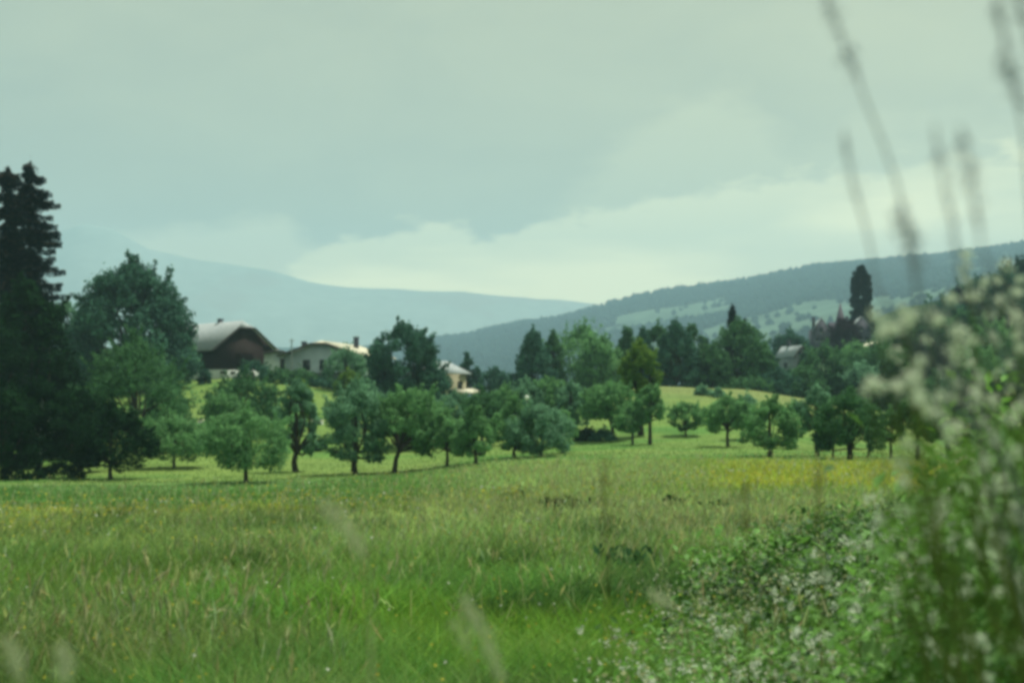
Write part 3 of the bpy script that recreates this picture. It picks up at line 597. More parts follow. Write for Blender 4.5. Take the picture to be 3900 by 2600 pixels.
# ---- low bushes on the orchard floor
LG = 'low bushes on the orchard floor'
for a in [(1345, 1012, 985, 55, 'shade', 'low dark bush at the start of the shadow beside the round-headed tree'), (1385, 1013, 995, 50, 'broad', 'low grey-green bush beneath the round-headed tree'),
          (1612, 908, 894, 30, 'orchard_pale', 'blue-green weed clump on the sunny crest'), (1648, 912, 900, 36, 'orchard_pale', 'second blue-green weed clump, a little lower on the crest'), (735, 1035, 1010, 26, 'shade', 'small dark bush in the sunny alley between the orchard trees'),
          (60, 1100, 1050, 110, 'shade', 'black-green bush filling the left corner under the trees'), (140, 1098, 1060, 90, 'shade', 'dark bush beside the pale grey trunk')]:
    tree('low_bush', a[0], a[1], a[2], a[3], a[5], LG, m=a[4], shape='bush', cb=0, cat='bush')

# ---------------------------------------------------------------- buildings
def facing(loc, yaw):
    """frame for a building: local -Y looks to the camera, turned by yaw"""
    return math.atan2(-loc.x, loc.y) * 1.0 + yaw
def house(name, cat, px, row_eave, d, Wd, L, e, r, hip, yaw, wallm, roofm, label, ov=.6, hipdepth=None, z0=None, drop=0):
    """half-hipped house. Wd gable width, L length, e eave height, r ridge height, hip = height where the front hip cuts the gable"""
    base = P(px, row_eave, d); base.z -= e; root = empty(name, base, facing(base, yaw)); tag(root, label, cat)
    w2 = Wd / 2; wo = w2 + ov; sl = (r - e) / wo
    xh = (r - hip) / sl; yi = (r - hip) * .9 if hipdepth is None else hipdepth
    wz = lambda x: r - sl * abs(x) - .22
    gable = [(-w2, -3), (w2, -3), (w2, wz(w2)), (xh, hip - .22), (-xh, hip - .22), (-w2, wz(w2))]
    mb = MB(); n = len(gable); V = [(x, 0, z) for x, z in gable] + [(x, L, z) for x, z in gable]
    mb.add(V, [np.array([[i, (i + 1) % n, (i + 1) % n + n, i + n] for i in range(n)]), np.array([[0, i + 1, i] for i in range(1, n - 1)] + [[n, n + i, n + i + 1] for i in range(1, n - 1)])])
    mb.build('wall', wallm, root)
    rb = MB(); o2 = .8
    for s in (1, -1):
        p = [(s * wo, -o2, e), (s * wo, L + o2, e), (0, L + o2, r), (0, yi - o2, r), (s * xh, -o2, hip)]
        rb.poly_slab(p if s > 0 else p[::-1], .18)
    rb.poly_slab([(-xh, -o2, hip), (xh, -o2, hip), (0, yi - o2, r)], .18)
    roof = rb.build('roof', roofm, root)
    # dark barge boards along the gable edge
    bb = MB()
    for s in (1, -1):
        a = np.array([s * wo, -o2 - .05, e - .14]); b = np.array([s * xh, -o2 - .05, hip - .14]); bb.tube([a, b], .16, 4)
    bb.tube([(-xh, -o2 - .05, hip - .14), (xh, -o2 - .05, hip - .14)], .16, 4); bb.build('barge_board', M['trim'], root)
    return root, roof
def window(root, x, z, wd, ht, y=0, side=None, L=0, name='window', frame='trim'):
    """window in the front wall (side None) or in a long side (side = x of that wall); frame > pane, sill"""
    f, p, s = MB(), MB(), MB()
    def B(mb, x0, x1, z0, z1, a, b):
        if side is None: mb.box(x0, x1, -b, -a, z0, z1)
        else: mb.box(side + (a if side > 0 else -b), side + (b if side > 0 else -a), x0, x1, z0, z1)
    t_ = .09
    B(f, x - wd / 2, x - wd / 2 + t_, z, z + ht, .0, .09); B(f, x + wd / 2 - t_, x + wd / 2, z, z + ht, 0, .09); B(f, x - wd / 2 + t_, x + wd / 2 - t_, z, z + t_, 0, .09); B(f, x - wd / 2 + t_, x + wd / 2 - t_, z + ht - t_, z + ht, 0, .09); B(f, x - .04, x + .04, z + t_, z + ht - t_, 0, .085)
    B(p, x - wd / 2 + t_, x + wd / 2 - t_, z + t_, z + ht - t_, .0, .04); B(s, x - wd / 2 - .1, x + wd / 2 + .1, z - .1, z, 0, .16)
    o = f.build(name, M[frame], root); p.build('pane', M['glass'], o); s.build('sill', M['white'], o); return o
def door(root, x, wd, ht, side=None, z=0):
    f, h_ = MB(), MB()
    if side is None: f.box(x - wd / 2, x + wd / 2, -.08, 0, z, z + ht); h_.box(x + wd / 2 - .2, x + wd / 2 - .12, -.15, -.08, z + ht * .45, z + ht * .52)
    o = f.build('door', M['trim'], root); h_.build('handle', M['pole'], o); return o
def chimney(root, x, y, z0, z1, s=.35):
    MB().box(x - s, x + s, y - s, y + s, z0, z1).box(x - s - .08, x + s + .08, y - s - .08, y + s + .08, z1, z1 + .12).build('chimney', M['stone'], root)
# barn
barn, broof = house('barn', 'barn', 561, 806, 240, 12.2, 24, 4.0, 9.2, 8.0, .62, M['darkwood'], M['roof_grey'], 'dark timber barn with a half-hipped grey roof and whitewashed footing', ov=.9, hipdepth=1.5)
MB().box(-6.16, 6.16, -.06, 24.06, -3, .75).build('footing', M['white'], barn)
for x_ in (-4.4, -2.4, -.4, 1.6): window(barn, x_, .05, .9, .5, y=0).location = (0, -.065, 0)
bd_ = MB(); bd_.box(-1.7, 1.7, -.12, 0, .78, 3.6).build('barn_door', M['darkwood'], barn)
chimney(barn, .3, 7.5, 8.4, 9.7)
# white shed between barn and grey house
shed, _ = house('shed', 'shed', 638, 811, 234, 4.4, 5, 2.9, 3.5, 3.4, -.1, M['white'], M['roof_cream'], 'small plain white shed between the barn and the grey house', ov=.15)
door(shed, .9, 1.0, 2.0)
# grey gabled house
gh, groof = house('grey_house', 'house', 735, 815, 232, 12.6, 15, 4.9, 7.3, 6.85, -.42, M['render_grey'], M['roof_cream'], 'grey rendered house with a shallow pale roof, chimneys and dark shuttered windows', ov=1.0, hipdepth=1.6)
for x_ in (-2.4, 0.6, 4.2): window(gh, x_, 2.4, 1.25, 1.75)
for x_ in (-3.9, -.6, 3.0): window(gh, x_, -.6, 1.1, 1.5)
for y_ in (3, 7, 11): window(gh, y_, 2.4, 1.0, 1.4, side=6.3)
chimney(gh, -4.2, 3.0, 4.6, 7.2); chimney(gh, 2.6, 9, 6.0, 8.2)
bal = MB(); bal.box(-5.5, 5.5, -.95, 0, 1.75, 1.9); bal.build('balcony', M['trim'], gh)
pl = MB(); b0 = P(669, 905, 229); b1 = P(669, 778, 229)
root = empty('pole', (b0.x, b0.y, float(H(b0.x, b0.y)))); tag(root, 'thin grey pole standing in front of the grey gabled house', 'pole')
pl.tube([(0, 0, -.3), (0, 0, b1.z - root.location.z)], [.13, .09], 8).build('shaft', M['pole'], root); MB().tube([(-.45, 0, b1.z - root.location.z - .3), (.45, 0, b1.z - root.location.z - .3)], .06, 6).build('crossarm', M['pole'], root)
# small hipped house with porch roof
def hipped(name, cat, px, row, d, Wd, L, e, r, yaw, wallm, roofm, label, ov=.7):
    base = P(px, row, d); base.z -= e; root = empty(name, base, facing(base, yaw)); tag(root, label, cat)
    MB().box(-Wd / 2, Wd / 2, 0, L, -3, e - .1).build('wall', wallm, root)
    a = Wd / 2 + ov; y0, y1 = -ov, L + ov; rb = MB(); k = min(a, (y1 - y0) / 2 - .3)
    rb.poly_slab([(-a, y0, e), (a, y0, e), (0, y0 + k, r)], .15); rb.poly_slab([(a, y0, e), (a, y1, e), (0, y1 - k, r), (0, y0 + k, r)], .15)
    rb.poly_slab([(a, y1, e), (-a, y1, e), (0, y1 - k, r)], .15); rb.poly_slab([(-a, y1, e), (-a, y0, e), (0, y0 + k, r), (0, y1 - k, r)], .15)
    rb.build('roof', roofm, root); return root
h3 = hipped('hipped_house', 'house', 1043, 857, 232, 4.6, 9.5, 5.2, 7.3, .55, M['tan'], M['roof_grey'], 'small tan house with a pale grey hipped roof at the end of the farm')
for x_ in (-1.2, 1.1): window(h3, x_, 2.6, .9, 1.3)
window(h3, 3, 2.6, .9, 1.3, side=-2.3); door(h3, 0, 1.1, 2.1)
pr = MB(); pr.poly_slab([(-.6, -3.6, 2.0), (3.6, -3.6, 2.0), (3.6, .0, 2.75), (-.6, .0, 2.75)], .12); po = pr.build('porch_roof', M['roof_cream'], h3)
MB().tube([(-.4, -3.4, -1), (-.4, -3.4, 1.9)], .07, 6).tube([(3.4, -3.4, -1), (3.4, -3.4, 1.9)], .07, 6).build('post', M['trim'], po)
# cottage glimpsed through the trees on the left
ct, _ = house('cottage', 'cottage', 222, 812, 262, 5.0, 7, 3.2, 4.9, 4.5, .9, M['white'], M['white'], 'white cottage glimpsed through the dark trees left of the barn')
window(ct, 0, 1.2, .9, 1.1); door(ct, 1.5, .9, 2.0)
# small stone house on the right
sh, _ = house('stone_house', 'house', 1836, 820, 300, 3.6, 4.6, 3.4, 5.9, 5.6, .75, M['dim_wall'], M['roof_grey'], 'small grey stone house with a steep pale roof among the bushes on the right crest', ov=.4)
window(sh, 0, 1.0, .9, 1.4); window(sh, 0, 3.7, .6, .9)
window(sh, 2.2, 1.0, .9, 1.3, side=-1.8)
chimney(sh, .2, 3.4, 5.6, 7.0, .3)
s2, _ = house('white_cottage', 'cottage', 2010, 800, 296, 3.6, 5, 3.0, 4.4, 4.1, .3, M['white'], M['roof_cream'], 'tiny white cottage showing between the two trees below the old manor')
window(s2, 0, .9, .9, 1.1)
# old manor
mb_ = P(1934, 790, 392); man = empty('old_manor', mb_, facing(mb_, .1)); tag(man, 'old dark stone manor with pale steep roofs and a pointed turret on the right hill', 'manor')
MB().box(-8.3, 7.6, 0, 9, -6, 4.2).build('wall', M['stone'], man)
def wing(x, wd, y0, y1, e, r):
    k = MB(); n_ = [(-wd / 2, -6), (wd / 2, -6), (wd / 2, e), (0, r - .2), (-wd / 2, e)]; V = [(x + a, y, z) for y in (y0, y1) for a, z in n_]
    k.add(V, [np.array([[i, (i + 1) % 5, (i + 1) % 5 + 5, i + 5] for i in range(5)]), np.array([[0, i + 1, i] for i in range(1, 4)] + [[5, 5 + i, 6 + i] for i in range(1, 4)])]); k.build('wing', M['stone'], man)
    r_ = MB(); o = wd / 2 + .35
    r_.poly_slab([(x + o, y0 - .3, e - .1), (x + o, y1, e - .1), (x, y1, r), (x, y0 - .3, r)], .15); r_.poly_slab([(x, y0 - .3, r), (x, y1, r), (x - o, y1, e - .1), (x - o, y0 - .3, e - .1)], .15); r_.build('roof', M['roof_grey'], man)
wing(-5.6, 4.6, -1.2, 9.6, 3.6, 7.4); wing(5.2, 5.2, -1.0, 9.4, 4.2, 7.6)
r_ = MB(); r_.poly_slab([(-3.2, -.3, 4.25), (2.5, -.3, 4.25), (2.5, 4.5, 6.3), (-3.2, 4.5, 6.3)], .15); r_.poly_slab([(-3.2, 4.5, 6.3), (2.5, 4.5, 6.3), (2.5, 9.3, 4.25), (-3.2, 9.3, 4.25)], .15); r_.build('roof', M['roof_dark'], man)
tw = MB(); tw.tube([(-.4, -.6, -6), (-.4, -.6, 5.0)], 1.25, 12).build('turret', M['stone'], man, smooth=True)
cn = MB(); a_ = np.linspace(0, 2 * math.pi, 12, endpoint=False); cn.add(np.vstack([np.stack([-.4 + 1.7 * np.cos(a_), -.6 + 1.7 * np.sin(a_), np.full(12, 4.9)], 1), [(-.4, -.6, 11.6)]]), np.array([[i, (i + 1) % 12, 12] for i in range(12)])); cn.build('spire', M['roof_dark'], man)
for x_, z_ in ((-5.6, 3.2), (-5.6, .8), (-6.8, .8), (5.2, 3.6), (5.2, 1.0), (3.8, 1.0), (6.5, 1.0)):
    o = window(man, x_, z_, .8, 1.3); o.location.y = -1.2 if x_ < 0 else -1.0
for x_ in (-2.6, 1.6): window(man, x_, 1.2, .8, 1.3)
chimney(man, -7.4, 3, 4, 7.6, .4); chimney(man, 1.9, 4.5, 5.5, 7.9, .4)
# ---- low wall along the orchard slope
def low_wall(px0, row0, px1, row1, d, label):
    a, b = P(px0, row0, d), P(px1, row1, d + 1.5); n_ = 14; o = MB(); pts = []
    ga = float(H(a.x, a.y)); root = empty('low_wall', (a.x, a.y, ga)); tag(root, label, 'wall', 'pieces of pale wall on the orchard slope')
    for i_ in range(n_ + 1):
        p = a.lerp(b, i_ / n_); pts.append((p.x - a.x, p.y - a.y, float(H(p.x, p.y)) - ga, p.z - ga))
    V = []
    for x_, y_, g_, t_ in pts: V += [(x_, y_ - .2, g_ - .3), (x_, y_ + .2, g_ - .3), (x_, y_ + .2, max(t_, g_ + .3)), (x_, y_ - .2, max(t_, g_ + .3))]
    q_ = [[i_ * 4 + k_, i_ * 4 + (k_ + 1) % 4, i_ * 4 + 4 + (k_ + 1) % 4, i_ * 4 + 4 + k_] for i_ in range(n_) for k_ in range(4)] + [[3, 2, 1, 0], [n_ * 4, n_ * 4 + 1, n_ * 4 + 2, n_ * 4 + 3]]
    MB().add(V, np.array(q_)).build('masonry', M['white'], root); cp = MB()
    cp.tube([(x_, y_, max(t_, g_ + .3) + .05) for x_, y_, g_, t_ in pts], .16, 6).build('coping', M['roof_cream'], root)
low_wall(322, 987, 372, 984, 166, 'left piece of the low pale wall, behind the low spreading fruit tree')
low_wall(455, 978, 508, 976, 168, 'middle piece of the low pale wall, left of the foremost apple tree')
low_wall(712, 968, 742, 968, 168, 'short right piece of the low pale wall, in the gap beside the drooping silvery tree')
for px, row, lab in ((1210, 913, 'upper small white globe lamp among the treetops of the middle clump'), (1190, 938, 'lower small white globe lamp among the trees of the middle clump')):
    p = P(px, row, 128); g0 = float(H(p.x, p.y)); root = empty('globe_lamp', (p.x, p.y, g0)); tag(root, lab, 'lamp', 'white globe lamps among the orchard trees')
    MB().tube([(0, 0, -.2), (0, 0, p.z - g0 - .15)], [.05, .035], 8).build('post', M['pole'], root)
    t_ = np.linspace(0, math.pi, 9); MB().tube([(0, 0, p.z - g0 - .2 * math.cos(a)) for a in t_], .2 * np.sin(t_) + .001, 12).build('globe', M['lamp'], root, smooth=True)

# ---------------------------------------------------------------- meadow
def sample_meadow(N, d0, d1, umax=.50):
    d = np.exp(rs.uniform(math.log(d0), math.log(d1), N)); uu = rs.uniform(-umax, umax, N); x = uu * d; return x, d
def grassmesh(x, y, h, wd, col, lean=.35, segs=2):
    N = len(x); z = H(x, y); a = rs.uniform(0, 2 * math.pi, N); fa = rs.uniform(-1.1, 1.1, N) # facing
    sx, sy = np.cos(fa), np.sin(fa); l = rs.rayleigh(lean, N) * h; lx = np.cos(a) * l + .10 * h; ly = np.sin(a) * l
    P0 = np.stack([x, y, z - .03], 1); Pm = P0 + np.stack([lx * .32, ly * .32, h * .62], 1); Pt = P0 + np.stack([lx, ly, h], 1); S = np.stack([sx, sy, np.zeros(N)], 1) * wd[:, None] / 2
    V = np.stack([P0 - S, P0 + S, Pm + S * .8, Pm - S * .8, Pt], 1).reshape(-1, 3); k = np.arange(N)[:, None] * 5
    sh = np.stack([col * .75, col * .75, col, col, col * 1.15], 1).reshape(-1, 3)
    return V, [k + [0, 1, 2, 3], k + [3, 2, 4]], sh
x, y = sample_meadow(330000, 2.6, 112)
edge = y < 100 + 5 * noise(x, y * 0, 9, 3)
# thin the sward where the herb thicket stands
x, y = x[edge], y[edge]
c, bw, ol, tl = zone_color(x, y); N = len(x)
h = (.10 + .34 * noise(x, y, 1.1, 17, 3) + .16 * noise(x, y, 11, 19, 2)) * rs.uniform(.55, 1.25, N) * (1 - .55 * sst(88, 102, y)) * (1 - .72 * tl)
wd = np.clip(.0013 * y, .005, .09) * rs.uniform(.7, 1.4, N)
c = c * rs.uniform(.72, 1.3, N)[:, None] * np.stack([rs.uniform(.85, 1.2, N), np.ones(N), rs.uniform(.8, 1.2, N)], 1)
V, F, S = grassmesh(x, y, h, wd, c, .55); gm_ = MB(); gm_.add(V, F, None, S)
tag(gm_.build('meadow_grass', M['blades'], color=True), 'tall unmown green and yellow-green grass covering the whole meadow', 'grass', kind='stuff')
# seeding grasses
x, y = sample_meadow(52000, 4.5, 104); c, bw, ol, tl = zone_color(x, y); clump = noise(x, y, 2.6, 83, 3)
keep = (rs.rand(len(x)) < np.clip(bw * .85 + .06 + ol * .15, 0, 1) * sst(.34, .6, clump) * (1 - tl * .7)); x, y = x[keep], y[keep]; N = len(x); z = H(x, y)
h = rs.uniform(.34, .72, N); a = rs.uniform(0, 6.28, N); l = rs.rayleigh(.22, N) + .06
top = np.stack([x + np.cos(a) * l + .05, y + np.sin(a) * l, z + h], 1); foot = np.stack([x, y, z], 1); w_ = np.clip(.0011 * y, .003, .05)
sc1 = np.stack([rs.uniform(.30, .42, N), rs.uniform(.38, .48, N), rs.uniform(.16, .24, N)], 1)
sx = np.stack([np.ones(N), np.zeros(N), np.zeros(N)], 1) * w_[:, None] / 2; mid_ = foot * .3 + top * .7
k = np.arange(N)[:, None] * 4; sg = MB(); sg.add(np.stack([foot - sx * .5, foot + sx * .5, mid_ + sx * .5, mid_ - sx * .5], 1).reshape(-1, 3), k + [0, 1, 2, 3], None, np.repeat(sc1 * .7, 4, 0))
ax = top - mid_; ax /= np.linalg.norm(ax, axis=1)[:, None]
for m_ in range(2):
    nr_ = rs.normal(size=(N, 3)); nr_[:, 2] *= .2
    sg.leaves((top * .75 + mid_ * .25), nr_, rs.uniform(.04, .08, N) * np.clip(y / 30, 1, 1.6), np.clip(.05 + .004 * y, .05, .35)[:, None], None, ax, sc1 * rs.uniform(.8, 1.25, N)[:, None])
tag(sg.build('seeding_grass', M['blades'], color=True), 'pale buff seed heads drifting in bands through the meadow', 'grass', kind='stuff')
# small yellow and white flowers
x, y = sample_meadow(34000, 3.5, 100); c, bw, ol, tl = zone_color(x, y)
keep = rs.rand(len(x)) < np.clip(.06 + ol * .8, 0, .7) * sst(.42, .62, noise(x, y, 4, 87, 3)); x, y = x[keep], y[keep]; N = len(x)
wh = (rs.rand(N) < .12)[:, None]; fc = np.where(wh, np.array([.50, .55, .46]), np.array([.42, .41, .07])) * rs.uniform(.7, 1.1, N)[:, None]
fl = MB(); fl.leaves(np.stack([x, y, H(x, y) + rs.uniform(.35, .6, N)], 1), rs.normal(size=(N, 3)) * .5 + [0, -.4, .8], np.clip(.0011 * y, .009, .05), .9, None, None, fc)
tag(fl.build('wildflowers', M['flower'], color=True), 'tiny yellow and white flowers sprinkled through the meadow', 'flowers', kind='stuff')
# rough turf in the orchard: short tufts so the far slope is not smooth
x, y = sample_meadow(60000, 98, 235, .46); keep = (y < 210) | (1176 + FPX * x / y < 1200); x, y = x[keep], y[keep]; N = len(x)
n_ = noise(x, y, 9, 93, 3); c = np.where((n_ > .55)[:, None], np.array([.090, .205, .045]), np.array([.115, .215, .050])) * rs.uniform(.88, 1.12, N)[:, None]
pxg = 1176 + FPX * x / y; tw_ = (sst(165, 205, y) * sst(1350, 1500, pxg))[:, None] * .75; c = c * (1 - tw_) + np.array([.165, .200, .075]) * tw_
V, F, S = grassmesh(x, y, rs.uniform(.04, .10, N), np.full(N, .12) * rs.uniform(.6, 1.5, N), c, .5)
tt_ = MB(); tt_.add(V, F, None, S); tag(tt_.build('orchard_grass', M['blades'], color=True), 'short bright green grass under the orchard trees', 'grass', kind='stuff')

# ---- dark weed clumps standing out of the meadow
def weed(px, row, top, wpx, label, leafm='herbleaf', name='weed_clump', group='dark weed clumps in the meadow'):
    d_ = None
    v = ray(px, row); ds = np.arange(4, 100, .1); k_ = np.nonzero(H(v.x / v.y * ds, ds) >= EYE + v.z / v.y * ds)[0]; d_ = float(ds[k_[0]]) if len(k_) else 30
    p = Vector((v.x / v.y * d_, d_, 0)); p.z = float(H(p.x, p.y)); h_ = max(.35, P(px, top, d_).z - p.z + .25); wd_ = wpx * d_ / FPX
    root = empty(name, p); tag(root, label, 'weeds', group); sb, lb = MB(), MB()
    for i_ in range(int(10 + wd_ * 10)):
        ox = rs.uniform(-.5, .5) * wd_; oy = rs.normal() * wd_ * .2; hh = h_ * rs.uniform(.55, 1.0); tipx = ox + rs.normal() * .08; sb.tube([(ox, oy, -.05), (ox * .9 + tipx * .1, oy, hh * .5), (tipx, oy, hh)], [.008, .007, .003], 5)
        nl = 26; t_ = rs.rand(nl); c_ = np.stack([ox + (tipx - ox) * t_ + rs.normal(size=nl) * .07, oy + rs.normal(size=nl) * .07, hh * (.1 + .9 * t_)], 1); lb.leaves(c_, rs.normal(size=(nl, 3)) + [0, -.3, .5], rs.uniform(.04, .08, nl) * max(1, d_ / 22), .45, rs.rand(nl))
    sb.build('stem', M['stem_green'], root); lb.build('leaves', M[leafm], root)
for a in [(1305, 1205, 1172, 80, 'longest dark weed clump in the middle of the meadow'), (1275, 1190, 1170, 40, 'weed clump touching the left end of the longest one'), (1538, 1200, 1172, 16, 'small dark upright weed in the pale grass, left one of two'), (1560, 1192, 1165, 14, 'slim dark upright weed just right of the small one'),
          (1650, 1205, 1180, 18, 'single dark weed farther right in the pale grass'), (1445, 1352, 1312, 80, 'broad dark weed patch nearer the camera, right of the centre'), (1175, 1168, 1150, 30, 'faint weed tuft left of the longest clump')]:
    weed(a[0], a[1], a[2], a[3], a[4], 'shade' if a[0] != 1445 else 'mid')

# ---------------------------------------------------------------- thicket of herbs at the lower right
def herb_mask(x, y):
    px = 1176 + FPX * x / y; lim = np.interp(y, [1.5, 2.2, 3, 5, 7.5, 10, 14, 20, 26], [2150, 1880, 1620, 1360, 1480, 1620, 1780, 1900, 2100])
    return sst(-90, 160, px - lim + 260 * (noise(x, y, 1.5, 97, 3) - .5))
x, y = sample_meadow(95000, 2.3, 24, .60); keep = (rs.rand(len(x)) < herb_mask(x, y)) & (rs.rand(len(x)) < .55 * sst(.25, .5, noise(x, y, 1.1, 101, 3))); x, y = x[keep], y[keep]; N = len(x); z = H(x, y)
pxh = 1176 + FPX * x / y
hh = (.30 + .40 * noise(x, y, 1.0, 103, 3)) * rs.uniform(.7, 1.2, N) + .60 * sst(1850, 2300, pxh) * (1 - sst(8, 16, y)) + .25 * sst(1950, 2350, pxh) * (1 - sst(4, 7, y))
hb = MB(); a = rs.uniform(0, 6.28, N); lean_ = rs.rayleigh(.10, N); nl = 13
t_ = np.tile(np.linspace(.22, 1, nl), (N, 1)) ; ang = a[:, None] + np.arange(nl)[None] * 2.4 + rs.normal(size=(N, nl)) * .3
rad = (.05 + .05 * (1 - t_)) * rs.uniform(.7, 1.3, (N, nl)); cx = x[:, None] + np.cos(a)[:, None] * lean_[:, None] * t_ + np.cos(ang) * rad; cy_ = y[:, None] + np.sin(a)[:, None] * lean_[:, None] * t_ + np.sin(ang) * rad; cz = z[:, None] + hh[:, None] * t_
nn = np.stack([np.cos(ang) * .45, np.sin(ang) * .45, np.ones_like(ang) * .9], -1).reshape(-1, 3) + rs.normal(size=(N * nl, 3)) * .3; up_ = np.stack([np.cos(ang), np.sin(ang), -.45 * np.ones_like(ang)], -1).reshape(-1, 3)
pc_ = np.clip(noise(x, y, .9, 107, 2), 0, 1)[:, None]; pc_ = sst(.3, .62, pc_); colp = np.array([.035, .095, .022]) * (1 - pc_) + np.array([.130, .290, .055]) * pc_; colp = np.repeat(colp, nl, 0) * rs.uniform(.6, 1.45, N * nl)[:, None]
hb.leaves(np.stack([cx, cy_, cz], -1).reshape(-1, 3), nn, (rs.uniform(.018, .038, N * nl)) * np.repeat(np.clip(y / 7, .8, 2.2), nl), .5, None, up_, colp)
tag(hb.build('undergrowth', M['herbs'], color=True), 'dense leafy weeds and nettles filling the lower right corner', 'undergrowth', kind='stuff')

def flower_ball(mb, c, r, n, size):
    d_ = rs.normal(size=(n, 3)); d_ /= np.linalg.norm(d_, axis=1)[:, None]; mb.leaves(np.array(c) + d_ * r * rs.uniform(.45, 1.05, n)[:, None], d_ + rs.normal(size=(n, 3)) * .5, size * rs.uniform(.7, 1.3, n), .75, rs.rand(n))
def flowering_plant(name, base, heads, label, group, r=.012, leafn=24, leafs=.035, stemm='stem_brown', petals=34, leafz=(.1, .85), cat='flowering plant', ps=.0045):
    """heads: points in the world; one main stem, a side stem to each head"""
    root = empty(name, base); tag(root, label, cat, group); B = np.array(base); hs = [np.array(h_) - B for h_ in heads]
    topc = np.mean(hs, 0); topz = max(h_[2] for h_ in hs); sb, lb = MB(), MB()
    main = lambda t_: np.array([topc[0] * t_**1.4, topc[1] * t_**1.4, topz * .86 * t_]); ts = np.linspace(0, 1, 8)
    sb.tube([main(t_) for t_ in ts], np.linspace(.0013, .0008, 8) * (1.6 if r > .015 else 1), 6); sb.v[-1][:6, 2] -= .05
    for h_ in hs:
        t_ = min(.95, max(.3, (h_[2] - .22) / (topz * .86))); s0 = main(t_); m_ = s0 * .45 + h_ * .55; m_[:2] += (h_ - s0)[:2] * .15; sb.tube([s0, m_, h_], [.0009, .0007, .0005], 5)
        hb_ = MB(); flower_ball(hb_, h_, r * rs.uniform(.8, 1.3), petals, ps); hb_.build('flower_head', M['petal'], root)
    t_ = rs.uniform(leafz[0], leafz[1], leafn); c_ = np.array([main(k_) for k_ in t_]); an = rs.uniform(0, 6.28, leafn); dr = np.stack([np.cos(an), np.sin(an), -.3 * np.ones(leafn)], 1); c_ = c_ + dr * (leafs * rs.uniform(1, 4.5, leafn))[:, None]
    lb.leaves(c_, np.stack([np.cos(an) * .4, np.sin(an) * .4, np.ones(leafn)], 1), leafs * rs.uniform(.6, 1.2, leafn), .45, rs.rand(leafn), dr); sb.build('stem', M[stemm], root); lb.build('leaves', M['herbleaf'], root)
    return root
# tall white-flowered plants close to the camera on the right
TG = 'tall white-flowered plants close on the right'
tall = [(2215, 1.15, [(2222, 587), (2214, 615), (2218, 645), (2247, 678), (2262, 650), (2185, 689)], 'tallest white-flowered stem, its top in front of the hill skyline'),
        (2120, 1.05, [(2006, 725), (2024, 758), (2040, 745), (2065, 755), (2085, 735), (2098, 729), (2138, 718)], 'stem with a long arching spray of white flowers pointing left above the wood'),
        (2200, 1.0, [(2160, 735), (2195, 760), (2207, 772), (2232, 782), (2185, 800), (2112, 831)], 'stem whose dense white cluster sits in the middle of the blossoms'),
        (2310, 1.1, [(2331, 674), (2300, 700), (2284, 780), (2335, 762), (2345, 800), (2317, 835)], 'white-flowered stem highest at the right edge'),
        (2110, .95, [(2006, 879), (1992, 893), (2020, 885), (2057, 893), (2085, 875), (2108, 864)], 'stem with a flat white spray reaching farthest left over the meadow edge'),
        (2150, .92, [(2112, 900), (2120, 925), (2108, 915), (2160, 911), (2163, 963), (2140, 945)], 'stem with the brightest white cluster in front of the right orchard'),
        (2260, 1.05, [(2200, 879), (2251, 868), (2236, 926), (2280, 923), (2262, 970), (2240, 900)], 'white-flowered stem over the dark slope right of the brightest cluster'),
        (2190, .98, [(2182, 1007), (2190, 985), (2090, 1021), (2068, 1065), (2072, 1105)], 'stem with single loose white heads dangling over the far meadow'),
        (2300, 1.0, [(2287, 1007), (2320, 960), (2345, 930), (2330, 1040), (2266, 1060)], 'white-flowered stem low at the right edge beside the orchard'),
        (2160, 1.1, [(2159, 1165), (2152, 1185), (2148, 1205), (2170, 1150), (2070, 1171), (2016, 1194)], 'low stem with one large long white head before the yellow meadow'),
        (2290, 1.15, [(2266, 1137), (2300, 1110), (2330, 1170), (2280, 1190), (2245, 1210)], 'white-flowered stem halfway down the right edge'),
        (2320, 1.2, [(2316, 1356), (2340, 1330), (2300, 1300), (2345, 1400), (2290, 1270)], 'white-flowered stem low in the right corner thicket'),
        (2250, 1.4, [(2235, 1080), (2215, 1120), (2260, 1170), (2290, 1240), (2230, 1250)], 'thin flowering stem behind the middle of the right-hand blossoms'),
        (2225, 1.5, [(2060, 810), (2130, 780), (2170, 850), (2230, 830), (2290, 860), (2320, 890)], 'sparse flowering stem behind the dense cluster'),
        (2340, 1.3, [(2310, 610), (2290, 640), (2345, 640), (2270, 720), (2330, 720)], 'half-hidden flowering stem behind the highest one at the right edge')]
for px, d_, hd, lab in tall:
    d_ = d_ * 1.25
    gx = P(rs.uniform(3000, 4000), 1500, d_).x; base = (gx, d_ + .05, float(H(gx, d_ + .05)))
    hd2 = []
    for (a, b) in hd:
        dj = d_ + rs.uniform(-.07, .09); hd2.append(P(a, b, dj))
        if rs.rand() < .12: hd2.append(P(a + rs.normal() * 14, b + rs.normal() * 16, dj + .03))
    flowering_plant('white_flowered_plant', base, hd2, lab, TG, r=.0058 * d_, leafn=12, leafs=.020, petals=20, ps=.0026, leafz=(.25, .9), stemm='stem_green')
